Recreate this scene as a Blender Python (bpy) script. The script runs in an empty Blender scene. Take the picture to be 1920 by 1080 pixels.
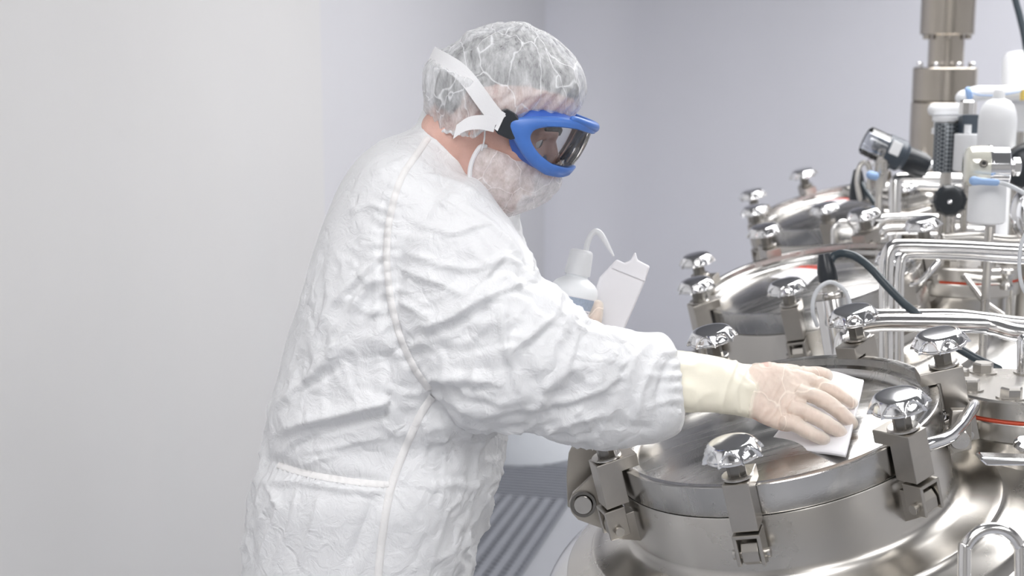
import bpy, bmesh, math, random
import numpy as np
from mathutils import Vector, Matrix
from mathutils.bvhtree import BVHTree

# ------------------------------------------------------------------ camera, world, light, exposure
SC = bpy.context.scene
COL = SC.collection
FPX = 2667.0
PITCH = math.radians(9.4)
CAMZ = 1.62
cam_data = bpy.data.cameras.new('camera')
cam_data.sensor_width = 36.0
cam_data.lens = 36.0 * FPX / 1920.0
cam_data.clip_start = 0.05
cam_data.clip_end = 60
cam = bpy.data.objects.new('camera', cam_data)
COL.objects.link(cam)
cam.location = (0, 0, CAMZ)
cam.rotation_euler = (math.pi / 2 - PITCH, 0, 0)
cam_data.dof.use_dof = True
cam_data.dof.focus_distance = 1.95
cam_data.dof.aperture_fstop = 5.0
SC.camera = cam

world = bpy.data.worlds.new('world')
SC.world = world
world.use_nodes = True
world.node_tree.nodes['Background'].inputs[0].default_value = (0.86, 0.87, 0.9, 1)
world.node_tree.nodes['Background'].inputs[1].default_value = 0.25
SC.view_settings.view_transform = 'Standard'
SC.view_settings.look = 'None'
SC.view_settings.gamma = 1.0
SC.view_settings.use_curve_mapping = False
SC.view_settings.exposure = 0.06
PANEL_POWER = 6.9

# ------------------------------------------------------------------ camera-space measuring helpers (depth along the view axis)
_f = np.array([0, math.cos(PITCH), -math.sin(PITCH)])
_u = np.array([0, math.sin(PITCH), math.cos(PITCH)])
_O = np.array([0, 0, CAMZ])


def ray(px, py):
    return _f + (px - 960) / FPX * np.array([1.0, 0, 0]) - (py - 540) / FPX * _u


def W(px, py, d):
    return _O + ray(px, py) * d


def projv(P):
    q = P - _O
    d = q @ _f
    return 960 + FPX * q[:, 0] / d, 540 - FPX * (q @ _u) / d, d


def unit(v):
    v = np.asarray(v, float)
    return v / np.linalg.norm(v)


def on_plane(px, py, C, n):
    r = ray(px, py)
    t = ((C - _O) @ n) / (r @ n)
    return _O + r * t


# ------------------------------------------------------------------ materials
MATS = {}


def new_mat(name):
    m = bpy.data.materials.new(name)
    m.use_nodes = True
    nt = m.node_tree
    b = nt.nodes['Principled BSDF']
    MATS[name] = m
    return m, nt, b


def node(nt, t, **kw):
    n = nt.nodes.new(t)
    for k, v in kw.items():
        if k in n.inputs:
            n.inputs[k].default_value = v
        else:
            setattr(n, k, v)
    return n


def simple(name, col, rough=0.5, metal=0.0, bump=0.0, bscale=200.0, var=0.0, vscale=20.0, stretch=(1, 1, 1), spec=0.5, rvar=0.0):
    m, nt, b = new_mat(name)
    L = nt.links.new
    b.inputs['Base Color'].default_value = (*col, 1)
    b.inputs['Roughness'].default_value = rough
    b.inputs['Metallic'].default_value = metal
    b.inputs['Specular IOR Level'].default_value = spec
    tc = node(nt, 'ShaderNodeTexCoord')
    mp = node(nt, 'ShaderNodeMapping')
    mp.inputs['Scale'].default_value = stretch
    L(tc.outputs['Object'], mp.inputs['Vector'])
    if bump:
        nz = node(nt, 'ShaderNodeTexNoise', Scale=bscale, Detail=4.0)
        L(mp.outputs[0], nz.inputs['Vector'])
        bp = node(nt, 'ShaderNodeBump', Strength=bump, Distance=0.001)
        L(nz.outputs[0], bp.inputs['Height'])
        L(bp.outputs[0], b.inputs['Normal'])
    if var or rvar:
        n2 = node(nt, 'ShaderNodeTexNoise', Scale=vscale, Detail=6.0, Roughness=0.6)
        L(mp.outputs[0], n2.inputs['Vector'])
        if var:
            mr = node(nt, 'ShaderNodeMapRange')
            mr.inputs['From Min'].default_value = 0.3
            mr.inputs['From Max'].default_value = 0.7
            mr.inputs['To Min'].default_value = 1 - var
            mr.inputs['To Max'].default_value = 1 + var
            L(n2.outputs[0], mr.inputs['Value'])
            mx = node(nt, 'ShaderNodeVectorMath', operation='SCALE')
            mx.inputs[0].default_value = col
            L(mr.outputs[0], mx.inputs['Scale'])
            L(mx.outputs[0], b.inputs['Base Color'])
        if rvar:
            mr2 = node(nt, 'ShaderNodeMapRange')
            mr2.inputs['From Min'].default_value = 0.3
            mr2.inputs['From Max'].default_value = 0.7
            mr2.inputs['To Min'].default_value = max(0.02, rough - rvar)
            mr2.inputs['To Max'].default_value = rough + rvar
            L(n2.outputs[0], mr2.inputs['Value'])
            L(mr2.outputs[0], b.inputs['Roughness'])
    return m


simple('wall_back_paint', (0.70, 0.705, 0.76), 0.5, bump=0.05, bscale=60, var=0.015, vscale=1.5)
simple('wall_shade_paint', (0.635, 0.637, 0.67), 0.5, bump=0.05, bscale=60, var=0.015, vscale=1.5)  # bluer, darker copy of the wall colour, dimming towards the corner painted in
simple('wall', (0.665, 0.662, 0.665), 0.5, bump=0.05, bscale=60, var=0.015, vscale=1.5)
simple('ceiling', (0.30, 0.30, 0.30), 0.8, var=0.02, vscale=2)
simple('floor', (0.38, 0.39, 0.42), 0.35, bump=0.1, bscale=40, var=0.04, vscale=4)
simple('rear_wall', (0.50, 0.49, 0.475), 0.7, var=0.02, vscale=2)
simple('steel', (0.56, 0.54, 0.51), 0.27, 1.0, var=0.04, vscale=5, rvar=0.03)
simple('steel_dome', (0.72, 0.72, 0.72), 0.18, 1.0, var=0.03, vscale=4, rvar=0.03)
simple('steel_block', (0.46, 0.435, 0.40), 0.32, 1.0, var=0.05, vscale=30)
simple('steel_dark', (0.22, 0.21, 0.195), 0.28, 1.0, bump=0.05, bscale=300, var=0.1, vscale=50)
simple('chrome', (0.84, 0.84, 0.85), 0.10, 1.0)
simple('pipe_steel', (0.80, 0.79, 0.78), 0.16, 1.0, var=0.02, vscale=10)
simple('gap_black', (0.02, 0.02, 0.02), 0.6)
simple('white_plastic', (0.78, 0.79, 0.81), 0.35, var=0.01, vscale=30)
simple('drum_plastic', (0.80, 0.83, 0.87), 0.4, var=0.02, vscale=10)
simple('black_plastic', (0.018, 0.022, 0.028), 0.32, bump=0.1, bscale=300, var=0.1, vscale=40)
simple('dark_blue_grey', (0.05, 0.065, 0.085), 0.35, bump=0.1, bscale=200, var=0.1, vscale=40)
simple('cable_dark', (0.035, 0.05, 0.062), 0.38, bump=0.1, bscale=300)
simple('cable_grey', (0.60, 0.62, 0.65), 0.45, bump=0.1, bscale=300)
simple('gasket_red', (0.75, 0.12, 0.06), 0.5, bump=0.1)
simple('blue_cap', (0.30, 0.45, 0.72), 0.45, bump=0.1)
simple('paper_white', (0.80, 0.79, 0.82), 0.5, var=0.01)
simple('label_red', (0.78, 0.10, 0.06), 0.5, var=0.05, vscale=80)
simple('print_dark', (0.10, 0.10, 0.12), 0.6)
simple('print_grey', (0.45, 0.46, 0.52), 0.6)
simple('label_blue', (0.36, 0.42, 0.52), 0.5, var=0.1, vscale=300)
simple('goggle_blue', (0.06, 0.17, 0.52), 0.38, bump=0.15, bscale=500, var=0.04, vscale=60)
simple('goggle_inner_blue', (0.035, 0.11, 0.45), 0.45, bump=0.1, bscale=300)
simple('strap_white', (0.80, 0.80, 0.82), 0.7, bump=0.4, bscale=900)
simple('hair', (0.06, 0.06, 0.065), 0.6, bump=0.9, bscale=160, var=0.5, vscale=90, stretch=(1, 1, 0.25))
simple('yellow_tag', (0.85, 0.62, 0.15), 0.5)
simple('mat_rubber', (0.24, 0.25, 0.28), 0.6, bump=0.2, bscale=200, var=0.05, vscale=20)
simple('eye_white', (0.8, 0.78, 0.76), 0.2)
simple('eye_iris', (0.05, 0.06, 0.07), 0.15)
simple('shoe_cover', (0.55, 0.62, 0.72), 0.6, bump=0.3, bscale=80)
simple('clear_yellow', (0.80, 0.79, 0.70), 0.12, 0.35, var=0.06, vscale=30)

# skin
m, nt, b = new_mat('skin')
L = nt.links.new
tc = node(nt, 'ShaderNodeTexCoord')
nz = node(nt, 'ShaderNodeTexNoise', Scale=30.0, Detail=6.0)
L(tc.outputs['Object'], nz.inputs['Vector'])
cr = node(nt, 'ShaderNodeValToRGB')
cr.color_ramp.elements[0].position = 0.3
cr.color_ramp.elements[0].color = (0.62, 0.37, 0.30, 1)
cr.color_ramp.elements[1].position = 0.7
cr.color_ramp.elements[1].color = (0.78, 0.50, 0.43, 1)
L(nz.outputs[0], cr.inputs[0])
L(cr.outputs[0], b.inputs['Base Color'])
b.inputs['Roughness'].default_value = 0.5
b.inputs['Subsurface Weight'].default_value = 0.1
b.inputs['Subsurface Radius'].default_value = (0.01, 0.004, 0.002)
nz2 = node(nt, 'ShaderNodeTexNoise', Scale=700.0, Detail=3.0)
L(tc.outputs['Object'], nz2.inputs['Vector'])
bp = node(nt, 'ShaderNodeBump', Strength=0.5, Distance=0.001)
L(nz2.outputs[0], bp.inputs['Height'])
L(bp.outputs[0], b.inputs['Normal'])


def cloth_mat(name, col, trans=0.15, rough=0.6, fine=0.5, wr=0.6, wscale=22.0):
    """non-woven suit: diffuse sheet with some translucency and crinkle bump"""
    m, nt, b = new_mat(name)
    L = nt.links.new
    tc = node(nt, 'ShaderNodeTexCoord')
    b.inputs['Base Color'].default_value = (*col, 1)
    b.inputs['Roughness'].default_value = rough
    b.inputs['Specular IOR Level'].default_value = 0.35
    v = node(nt, 'ShaderNodeTexVoronoi', feature='DISTANCE_TO_EDGE', Scale=wscale)
    wn = node(nt, 'ShaderNodeTexNoise', Scale=7.0, Detail=3.0)
    L(tc.outputs['Object'], wn.inputs['Vector'])
    add = node(nt, 'ShaderNodeMix', data_type='RGBA')
    add.inputs[0].default_value = 0.28
    L(tc.outputs['Object'], add.inputs[6])
    L(wn.outputs['Color'], add.inputs[7])
    L(add.outputs[2], v.inputs['Vector'])
    mr = node(nt, 'ShaderNodeMapRange')
    mr.inputs['From Max'].default_value = 0.12
    L(v.outputs['Distance'], mr.inputs['Value'])
    n1 = node(nt, 'ShaderNodeTexNoise', Scale=45.0, Detail=5.0, Roughness=0.6, Distortion=1.2)
    L(tc.outputs['Object'], n1.inputs['Vector'])
    n3 = node(nt, 'ShaderNodeTexNoise', Scale=900.0, Detail=2.0)
    L(tc.outputs['Object'], n3.inputs['Vector'])
    b0 = node(nt, 'ShaderNodeBump', Strength=wr * 0.5, Distance=0.002)
    L(mr.outputs[0], b0.inputs['Height'])
    b1 = node(nt, 'ShaderNodeBump', Strength=wr, Distance=0.004)
    L(n1.outputs[0], b1.inputs['Height'])
    L(b0.outputs[0], b1.inputs['Normal'])
    b2 = node(nt, 'ShaderNodeBump', Strength=fine, Distance=0.0004)
    L(n3.outputs[0], b2.inputs['Height'])
    L(b1.outputs[0], b2.inputs['Normal'])
    L(b2.outputs[0], b.inputs['Normal'])
    tr = node(nt, 'ShaderNodeBsdfTranslucent')
    tr.inputs[0].default_value = (*col, 1)
    L(b2.outputs[0], tr.inputs['Normal'])
    mx = node(nt, 'ShaderNodeMixShader')
    mx.inputs[0].default_value = trans
    L(b.outputs[0], mx.inputs[1])
    L(tr.outputs[0], mx.inputs[2])
    L(mx.outputs[0], nt.nodes['Material Output'].inputs[0])
    return m


cloth_mat('suit', (0.84, 0.85, 0.87), 0.10, 0.42, 0.35, 0.75, 14.0)
cloth_mat('suit_seam', (0.84, 0.83, 0.83), 0.05, 0.6, 0.6, 0.3)


def veil_mat(name, col, a_lo, a_hi, scale=60.0, bump=0.5, vscale=35.0, lw=0.05, warp=0.07, stretch=(1, 1, 0.45)):
    """gauzy sheet: partly see-through, denser along crinkle lines"""
    m, nt, b = new_mat(name)
    L = nt.links.new
    tc = node(nt, 'ShaderNodeTexCoord')
    wn = node(nt, 'ShaderNodeTexNoise', Scale=9.0, Detail=3.0)
    L(tc.outputs['Object'], wn.inputs['Vector'])
    add = node(nt, 'ShaderNodeMix', data_type='RGBA')
    add.inputs[0].default_value = warp
    mp = node(nt, 'ShaderNodeMapping')
    mp.inputs['Rotation'].default_value = (0.0, -0.44, 0.0)
    mp.inputs['Scale'].default_value = stretch
    L(tc.outputs['Object'], mp.inputs['Vector'])
    L(mp.outputs[0], add.inputs[6])
    L(wn.outputs['Color'], add.inputs[7])
    v = node(nt, 'ShaderNodeTexVoronoi', feature='DISTANCE_TO_EDGE', Scale=vscale)
    L(add.outputs[2], v.inputs['Vector'])
    mr = node(nt, 'ShaderNodeMapRange')
    mr.inputs['From Max'].default_value = lw
    mr.inputs['To Min'].default_value = 1.0
    mr.inputs['To Max'].default_value = 0.0
    L(v.outputs['Distance'], mr.inputs['Value'])
    nz = node(nt, 'ShaderNodeTexNoise', Scale=scale, Detail=6.0, Roughness=0.7)
    L(mp.outputs[0], nz.inputs['Vector'])
    ad = node(nt, 'ShaderNodeMath', operation='MULTIPLY_ADD')
    L(mr.outputs[0], ad.inputs[0])
    ad.inputs[1].default_value = 0.35
    L(nz.outputs[0], ad.inputs[2])
    m2 = node(nt, 'ShaderNodeMapRange')
    m2.inputs['From Min'].default_value = 0.3
    m2.inputs['From Max'].default_value = 0.85
    m2.inputs['To Min'].default_value = a_lo
    m2.inputs['To Max'].default_value = a_hi
    L(ad.outputs[0], m2.inputs['Value'])
    b.inputs['Base Color'].default_value = (*col, 1)
    b.inputs['Roughness'].default_value = 0.55
    L(m2.outputs[0], b.inputs['Alpha'])
    bp = node(nt, 'ShaderNodeBump', Strength=bump, Distance=0.003)
    L(ad.outputs[0], bp.inputs['Height'])
    L(bp.outputs[0], b.inputs['Normal'])
    return m


veil_mat('cap_veil', (0.86, 0.87, 0.89), 0.22, 0.88, scale=120, vscale=26.0, lw=0.022, stretch=(1, 1, .3))
veil_mat('mask_veil', (0.86, 0.85, 0.86), 0.34, 0.85, scale=110, vscale=34.0, lw=0.025, stretch=(1, 1, .7))
veil_mat('glove_thin', (0.95, 0.88, 0.78), 0.45, 0.80, scale=18.0, bump=0.25, vscale=14.0, lw=0.015)
simple('glove_cuff_latex', (0.82, 0.78, 0.66), 0.4, bump=0.3, bscale=40, var=0.05, vscale=18)

m, nt, b = new_mat('clear_lens')
L = nt.links.new
tr = node(nt, 'ShaderNodeBsdfTransparent')
tr.inputs[0].default_value = (0.90, 0.91, 0.93, 1)
gl = node(nt, 'ShaderNodeBsdfGlossy')
gl.inputs['Roughness'].default_value = 0.08
fr = node(nt, 'ShaderNodeFresnel')
fr.inputs[0].default_value = 1.5
mm = node(nt, 'ShaderNodeMath', operation='MULTIPLY_ADD')
mm.inputs[1].default_value = 0.9
mm.inputs[2].default_value = 0.10
L(fr.outputs[0], mm.inputs[0])
mx = node(nt, 'ShaderNodeMixShader')
L(mm.outputs[0], mx.inputs[0])
L(tr.outputs[0], mx.inputs[1])
L(gl.outputs[0], mx.inputs[2])
L(mx.outputs[0], nt.nodes['Material Output'].inputs[0])

m, nt, b = new_mat('bottle_plastic')
b.inputs['Base Color'].default_value = (0.88, 0.90, 0.92, 1)
b.inputs['Roughness'].default_value = 0.3
b.inputs['Subsurface Weight'].default_value = 0.3
b.inputs['Subsurface Radius'].default_value = (0.02, 0.02, 0.02)

m, nt, b = new_mat('panel_light')
b.inputs['Base Color'].default_value = (0.9, 0.9, 0.9, 1)
b.inputs['Emission Color'].default_value = (1.0, 0.99, 0.985, 1)
b.inputs['Emission Strength'].default_value = PANEL_POWER

# braided hose
m, nt, b = new_mat('braid')
L = nt.links.new
tc = node(nt, 'ShaderNodeTexCoord')
b.inputs['Metallic'].default_value = 0.8
b.inputs['Roughness'].default_value = 0.45
ck = node(nt, 'ShaderNodeTexChecker', Scale=160.0)
ck.inputs['Color1'].default_value = (0.30, 0.32, 0.34, 1)
ck.inputs['Color2'].default_value = (0.07, 0.08, 0.09, 1)
mp = node(nt, 'ShaderNodeMapping')
mp.inputs['Rotation'].default_value = (0.0, 0.785, 0.0)
L(tc.outputs['Object'], mp.inputs['Vector'])
L(mp.outputs[0], ck.inputs['Vector'])
L(ck.outputs[0], b.inputs['Base Color'])


# ------------------------------------------------------------------ object helpers
def link(name, me, mat=None, parent=None, smooth=True):
    o = bpy.data.objects.new(name, me)
    COL.objects.link(o)
    if mat:
        me.materials.clear()
        me.materials.append(MATS[mat])
    if smooth and len(me.polygons):
        me.polygons.foreach_set('use_smooth', [True] * len(me.polygons))
    if parent is not None:
        o.parent = parent
        o.matrix_parent_inverse = parent_world(parent).inverted()
    return o


def parent_world(p):
    if p.parent is None:
        return p.matrix_basis.copy()
    return parent_world(p.parent) @ p.matrix_parent_inverse @ p.matrix_basis


class MB:
    def __init__(s):
        s.v = []
        s.f = []
        s.n = 0

    def add(s, V, F):
        V = np.asarray(V, float).reshape(-1, 3)
        s.v.append(V)
        s.f += [tuple(i + s.n for i in f) for f in F]
        s.n += len(V)
        return s

    def loft(s, rings, cap0=True, cap1=True, closed=True):
        m = len(rings)
        k = len(rings[0])
        F = []
        rng = k if closed else k - 1
        for i in range(m - 1):
            for j in range(rng):
                j2 = (j + 1) % k
                F.append((i * k + j, i * k + j2, (i + 1) * k + j2, (i + 1) * k + j))
        if cap0:
            F.append(tuple(range(k - 1, -1, -1)))
        if cap1:
            F.append(tuple((m - 1) * k + j for j in range(k)))
        return s.add(np.concatenate(rings), F)

    def lathe(s, prof, C, ax=(0, 0, 1), n=64, cap0=False, cap1=False, ref=(0, 1, 0)):
        ax = unit(ax)
        a = np.cross(ref, ax)
        if np.linalg.norm(a) < 1e-6:
            a = np.cross((1, 0, 0), ax)
        a = unit(a)
        b = np.cross(ax, a)
        t = np.linspace(0, 2 * math.pi, n, endpoint=False)
        circ = np.outer(np.cos(t), a) + np.outer(np.sin(t), b)
        rings = [np.asarray(C) + circ * max(r, 1e-5) + ax * h for r, h in prof]
        return s.loft(rings, cap0, cap1)

    def tube(s, pts, r, n=14, spline=True, sub=8, caps=True, taper=None):
        pts = [np.asarray(p, float) for p in pts]
        rr = r if hasattr(r, '__len__') else [r] * len(pts)
        if spline and len(pts) > 2:
            pts, rr = cspline(pts, rr, sub)
        pts = np.array(pts)
        T = np.gradient(pts, axis=0)
        T /= np.linalg.norm(T, axis=1)[:, None]
        ref = np.array([0, 0, 1.0]) if abs(T[0][2]) < 0.9 else np.array([1.0, 0, 0])
        N = unit(np.cross(T[0], ref))
        t = np.linspace(0, 2 * math.pi, n, endpoint=False)
        rings = []
        for i in range(len(pts)):
            N = unit(N - T[i] * (N @ T[i]))
            B = np.cross(T[i], N)
            rings.append(pts[i] + rr[i] * (np.outer(np.cos(t), N) + np.outer(np.sin(t), B)))
        if caps:   # rounded ends
            for (idx, sg) in ((0, -1), (-1, 1)):
                c, R, tt = pts[idx], rings[idx] - pts[idx], T[idx]
                extra = []
                for a in (0.35, 0.7, 1.0, 1.25, 1.45):
                    extra.append(c + R * math.cos(a) + tt * sg * rr[idx] * math.sin(a))
                rings = (extra[::-1] + rings) if idx == 0 else (rings + extra)
        return s.loft(rings)

    def box(s, c, ax, size):
        """ax: 3 axes rows; size full lengths"""
        c = np.asarray(c, float)
        A = [unit(a) * l / 2 for a, l in zip(ax, size)]
        V = [c + sx * A[0] + sy * A[1] + sz * A[2] for sx in (-1, 1) for sy in (-1, 1) for sz in (-1, 1)]
        return s.add(V, [(0, 1, 3, 2), (4, 6, 7, 5), (0, 4, 5, 1), (2, 3, 7, 6), (0, 2, 6, 4), (1, 5, 7, 3)])

    def prism(s, poly, c, ex, ey, ez, h):
        """polygon in (ex,ey) extruded by h along ez, centred"""
        poly = np.asarray(poly, float)
        c = np.asarray(c, float)
        lo = np.array([c + p[0] * ex + p[1] * ey - ez * h / 2 for p in poly])
        return s.loft([lo, lo + np.asarray(ez) * h])

    def mesh(s, name='mesh'):
        me = bpy.data.meshes.new(name)
        me.from_pydata([tuple(v) for v in np.concatenate(s.v)], [], s.f)
        bm = bmesh.new()
        bm.from_mesh(me)
        bmesh.ops.recalc_face_normals(bm, faces=bm.faces)
        bm.to_mesh(me)
        bm.free()
        return me

    def build(s, name, mat, parent=None, smooth=True, bevel=0.0, auto=35):
        me = s.mesh(name)
        o = link(name, me, mat, parent, smooth)
        if smooth and auto:
            set_sharp(me, auto)
        if bevel:
            md = o.modifiers.new('bevel', 'BEVEL')
            md.width = bevel
            md.segments = 2
            md.limit_method = 'ANGLE'
        return o


def set_sharp(me, deg):
    bm = bmesh.new()
    bm.from_mesh(me)
    th = math.radians(deg)
    for e in bm.edges:
        if len(e.link_faces) == 2:
            e.smooth = e.calc_face_angle(0) < th
    bm.to_mesh(me)
    bm.free()


def cspline(pts, rr=None, sub=8):
    pts = np.array(pts, float)
    rr = np.array(rr if rr is not None else [0] * len(pts), float)
    A = np.c_[pts, rr]
    P = np.vstack([2 * A[0] - A[1], A, 2 * A[-1] - A[-2]])
    out = []
    for i in range(1, len(P) - 2):
        p0, p1, p2, p3 = P[i - 1:i + 3]
        for k in range(sub):
            t = k / sub
            out.append(0.5 * ((2 * p1) + (-p0 + p2) * t + (2 * p0 - 5 * p1 + 4 * p2 - p3) * t * t + (-p0 + 3 * p1 - 3 * p2 + p3) * t ** 3))
    out.append(A[-1])
    out = np.array(out)
    return list(out[:, :3]), list(out[:, 3])


def empty(name, loc, label=None, cat=None, group=None):
    o = bpy.data.objects.new(name, None)
    COL.objects.link(o)
    o.location = loc
    o.empty_display_size = 0.1
    tag(o, label, cat, group)
    return o


def tag(o, label=None, cat=None, group=None, kind=None):
    if label:
        o['label'] = label
    if cat:
        o['category'] = cat
    if group:
        o['group'] = group
    if kind:
        o['kind'] = kind
    return o


def evaluated(o, mods):
    """apply modifiers [(type, {..})] and give back the mesh"""
    for t, kw in mods:
        md = o.modifiers.new(t, t)
        for k, v in kw.items():
            setattr(md, k, v)
    dg = bpy.context.evaluated_depsgraph_get()
    me = bpy.data.meshes.new_from_object(o.evaluated_get(dg))
    o.modifiers.clear()
    old = o.data
    o.data = me
    bpy.data.meshes.remove(old)
    return me


def coords(me):
    a = np.empty(len(me.vertices) * 3)
    me.vertices.foreach_get('co', a)
    return a.reshape(-1, 3)


def normals(me):
    a = np.empty(len(me.vertices) * 3)
    me.vertices.foreach_get('normal', a)
    return a.reshape(-1, 3)


def set_coords(me, P):
    me.vertices.foreach_set('co', P.ravel())
    me.update()


# vectorised value noise
_rs = np.random.RandomState(7)
_perm = _rs.randint(0, 1 << 30, 4096)
_val = _rs.rand(4096) * 2 - 1


def vnoise(P, seed=0):
    I = np.floor(P).astype(np.int64)
    Fp = P - I
    Fp = Fp * Fp * Fp * (Fp * (Fp * 6 - 15) + 10)
    out = np.zeros(len(P))
    for dx in (0, 1):
        for dy in (0, 1):
            for dz in (0, 1):
                h = ((I[:, 0] + dx) * 73856093 ^ (I[:, 1] + dy) * 19349663 ^ (I[:, 2] + dz) * 83492791 ^ (seed * 2654435)) & 0x7fffffff
                h = (h ^ (h >> 13)) * 1274126177 & 0x7fffffff
                v = _val[(h ^ (h >> 16)) % 4096]
                w = (Fp[:, 0] if dx else 1 - Fp[:, 0]) * (Fp[:, 1] if dy else 1 - Fp[:, 1]) * (Fp[:, 2] if dz else 1 - Fp[:, 2])
                out += v * w
    return out


def ridged(P, f, seed=0, warp=0.35):
    q = P * f
    q = q + warp * np.c_[vnoise(q * 0.7, seed + 11), vnoise(q * 0.7, seed + 12), vnoise(q * 0.7, seed + 13)]
    return 1 - 2 * np.abs(vnoise(q, seed)) * 1.6


def seg_dist(px, py, line):
    """distance in px to a polyline, signed by side, plus taper along it"""
    best = np.full(len(px), 1e9)
    sgn = np.zeros(len(px))
    par = np.zeros(len(px))
    line = np.array(line, float)
    seg = np.linalg.norm(np.diff(line, axis=0), axis=1)
    tot = seg.sum()
    acc = 0
    for i in range(len(line) - 1):
        a, b = line[i], line[i + 1]
        d = b - a
        t = np.clip(((px - a[0]) * d[0] + (py - a[1]) * d[1]) / (d @ d), 0, 1)
        ex, ey = px - (a[0] + t * d[0]), py - (a[1] + t * d[1])
        dd = np.hypot(ex, ey)
        m = dd < best
        best[m] = dd[m]
        sgn[m] = np.sign(d[0] * ey - d[1] * ex)[m]
        par[m] = ((acc + t * seg[i]) / tot)[m]
        acc += seg[i]
    return best, sgn, par


# ================================================================== THE ROOM
yaw = math.atan(0.245)
E2 = np.array([math.sin(yaw), math.cos(yaw), 0.0])
E1 = np.array([math.cos(yaw), -math.sin(yaw), 0.0])
K = W(1050, 500, 7.9)
K[2] = 0
UZ = np.array([0, 0, 1.0])
HC = 2.95
LX, LY = 5.6, 11.0
ctr = K + E1 * LX / 2 - E2 * LY / 2


def struct(o):
    o['kind'] = 'structure'
    return o


struct(MB().box(ctr - UZ * 0.05, (E1, E2, UZ), (LX + 0.2, LY + 0.2, 0.1)).build('floor', 'floor', smooth=False))
struct(MB().box(ctr + UZ * (HC + 0.05), (E1, E2, UZ), (LX + 0.2, LY + 0.2, 0.1)).build('ceiling', 'ceiling', smooth=False))
_far = 3.55        # side wall nearer the corner is painted bluer and darker to imitate its dimmer light
wl = struct(MB().box(K - E1 * 0.05 - E2 * (LY + _far) / 2 + UZ * HC / 2, (E1, E2, UZ), (0.1, LY - _far, HC)).build('wall_left', 'wall', smooth=False))
MB().box(K - E1 * 0.05 - E2 * _far / 2 + UZ * HC / 2, (E1, E2, UZ), (0.1, _far, HC)).build('wall_left_far', 'wall_shade_paint', wl, smooth=False)
struct(MB().box(K + E1 * LX / 2 + E2 * 0.05 + UZ * HC / 2, (E1, E2, UZ), (LX, 0.1, HC)).build('wall_back', 'wall_back_paint', smooth=False))
struct(MB().box(K + E1 * (LX + 0.05) - E2 * LY / 2 + UZ * HC / 2, (E1, E2, UZ), (0.1, LY, HC)).build('wall_right', 'wall', smooth=False))
struct(MB().box(K + E1 * LX / 2 - E2 * (LY + 0.05) + UZ * HC / 2, (E1, E2, UZ), (LX, 0.1, HC)).build('wall_front', 'rear_wall', smooth=False))

# coved (rounded) inside corner, added to soften the shading between side and back wall
cv = []
for i in range(17):
    a = math.pi / 2 * i / 16
    cv.append(K + E1 * (0.40 - 0.40 * math.cos(a)) - E2 * (0.40 - 0.40 * math.sin(a)))
cvb = [K - E1 * 0.02 + E2 * 0.02]
lo_r = np.array(cv + cvb)
struct(MB().loft([lo_r, lo_r + UZ * HC]).build('trim_1', 'wall_back_paint', auto=30))

# ceiling light panels (e1, e2 from the corner, size); those over and behind the camera added to light the person
for i, (a, b_, sa, sb) in enumerate([(1.80, -3.75, 1.18, 2.1), (3.2, -1.5, 1.0, 1.95), (3.04, -3.75, 1.18, 2.1), (1.3, -7.4, 0.95, 1.95), (3.7, -7.4, 0.95, 1.95), (2.5, -9.7, 0.95, 1.95)]):
    c = K + E1 * a + E2 * b_ + UZ * (HC - 0.03)
    t = empty('ceiling_light', c, 'white rectangular ceiling light panel in thin frame', 'ceiling light', 'ceiling light panels')
    MB().box(c - UZ * 0.008, (E1, E2, UZ), (sa, sb, 0.01)).build('diffuser', 'panel_light', t, smooth=False)
    fr_ = MB()
    for sx in (-1, 1):
        fr_.box(c + E1 * sx * (sa / 2 + 0.02), (E1, E2, UZ), (0.04, sb + 0.08, 0.05))
        fr_.box(c + E2 * sx * (sb / 2 + 0.02), (E1, E2, UZ), (sa, 0.04, 0.05))
    fr_.build('frame', 'white_plastic', t, smooth=False)

# drainage mat with ribs, on the floor between the tanks and the wall
def floor_pt(px, py):
    r = ray(px, py)
    return _O + r * (-CAMZ / r[2])


mt = MB()
mw, ml = 1.0, 3.4
mat_c = floor_pt(1112, 876) - E1 * mw / 2 - E2 * ml / 2 + UZ * 0.006
far = (floor_pt(1040, 946) - mat_c) @ E2
mt.box(mat_c, (E1, E2, UZ), (mw, ml, 0.010))
nl = far + ml / 2
for i in range(21):
    c = mat_c + E1 * (-mw / 2 + 0.024 + i * 0.0476) + UZ * 0.010 + E2 * (far - nl / 2)
    mt.box(c, (E1, E2, UZ), (0.024, nl, 0.014))
for i in range(100):
    c = mat_c + E2 * (-ml / 2 + 0.015 + i * 0.0335) + UZ * 0.009
    mt.box(c, (E1, E2, UZ), (mw - 0.01, 0.012, 0.008))
tag(mt.build('floor_mat', 'mat_rubber', smooth=False), 'dark grey ribbed rubber mat on the floor beside the tanks', 'mat')

# white tub standing on the floor
dc = floor_pt(978, 850)
t = empty('plastic_tub', dc, 'round white plastic tub on the floor behind the person', 'tub')
MB().lathe([(0.02, 0.001), (0.225, 0.001), (0.245, 0.02), (0.25, 0.06), (0.262, 0.34), (0.262, 0.36), (0.245, 0.362), (0.24, 0.35)], dc, n=72).build('body', 'drum_plastic', t)
MB().lathe([(0.0, 0.372), (0.2, 0.374), (0.268, 0.368), (0.27, 0.342), (0.264, 0.34)], dc, n=72).build('lid', 'white_plastic', t)


# ================================================================== TANKS
NM = unit([-0.2413, -0.0813, 0.967])          # manway axis
RA = unit(np.cross([0, 1, 0], NM))
RB = np.cross(NM, RA)
RM = 0.23
C1 = np.array([0.364, 1.946, 1.116])
C2 = np.array([0.617, 2.925, 1.160])
C3 = np.array([0.900, 3.905, 1.205])
CLAMPS = [(-165, 0), (-110, 0), (-57, 0), (-5, 0), (45, 0), (98, 0), (147, 0)]


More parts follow.
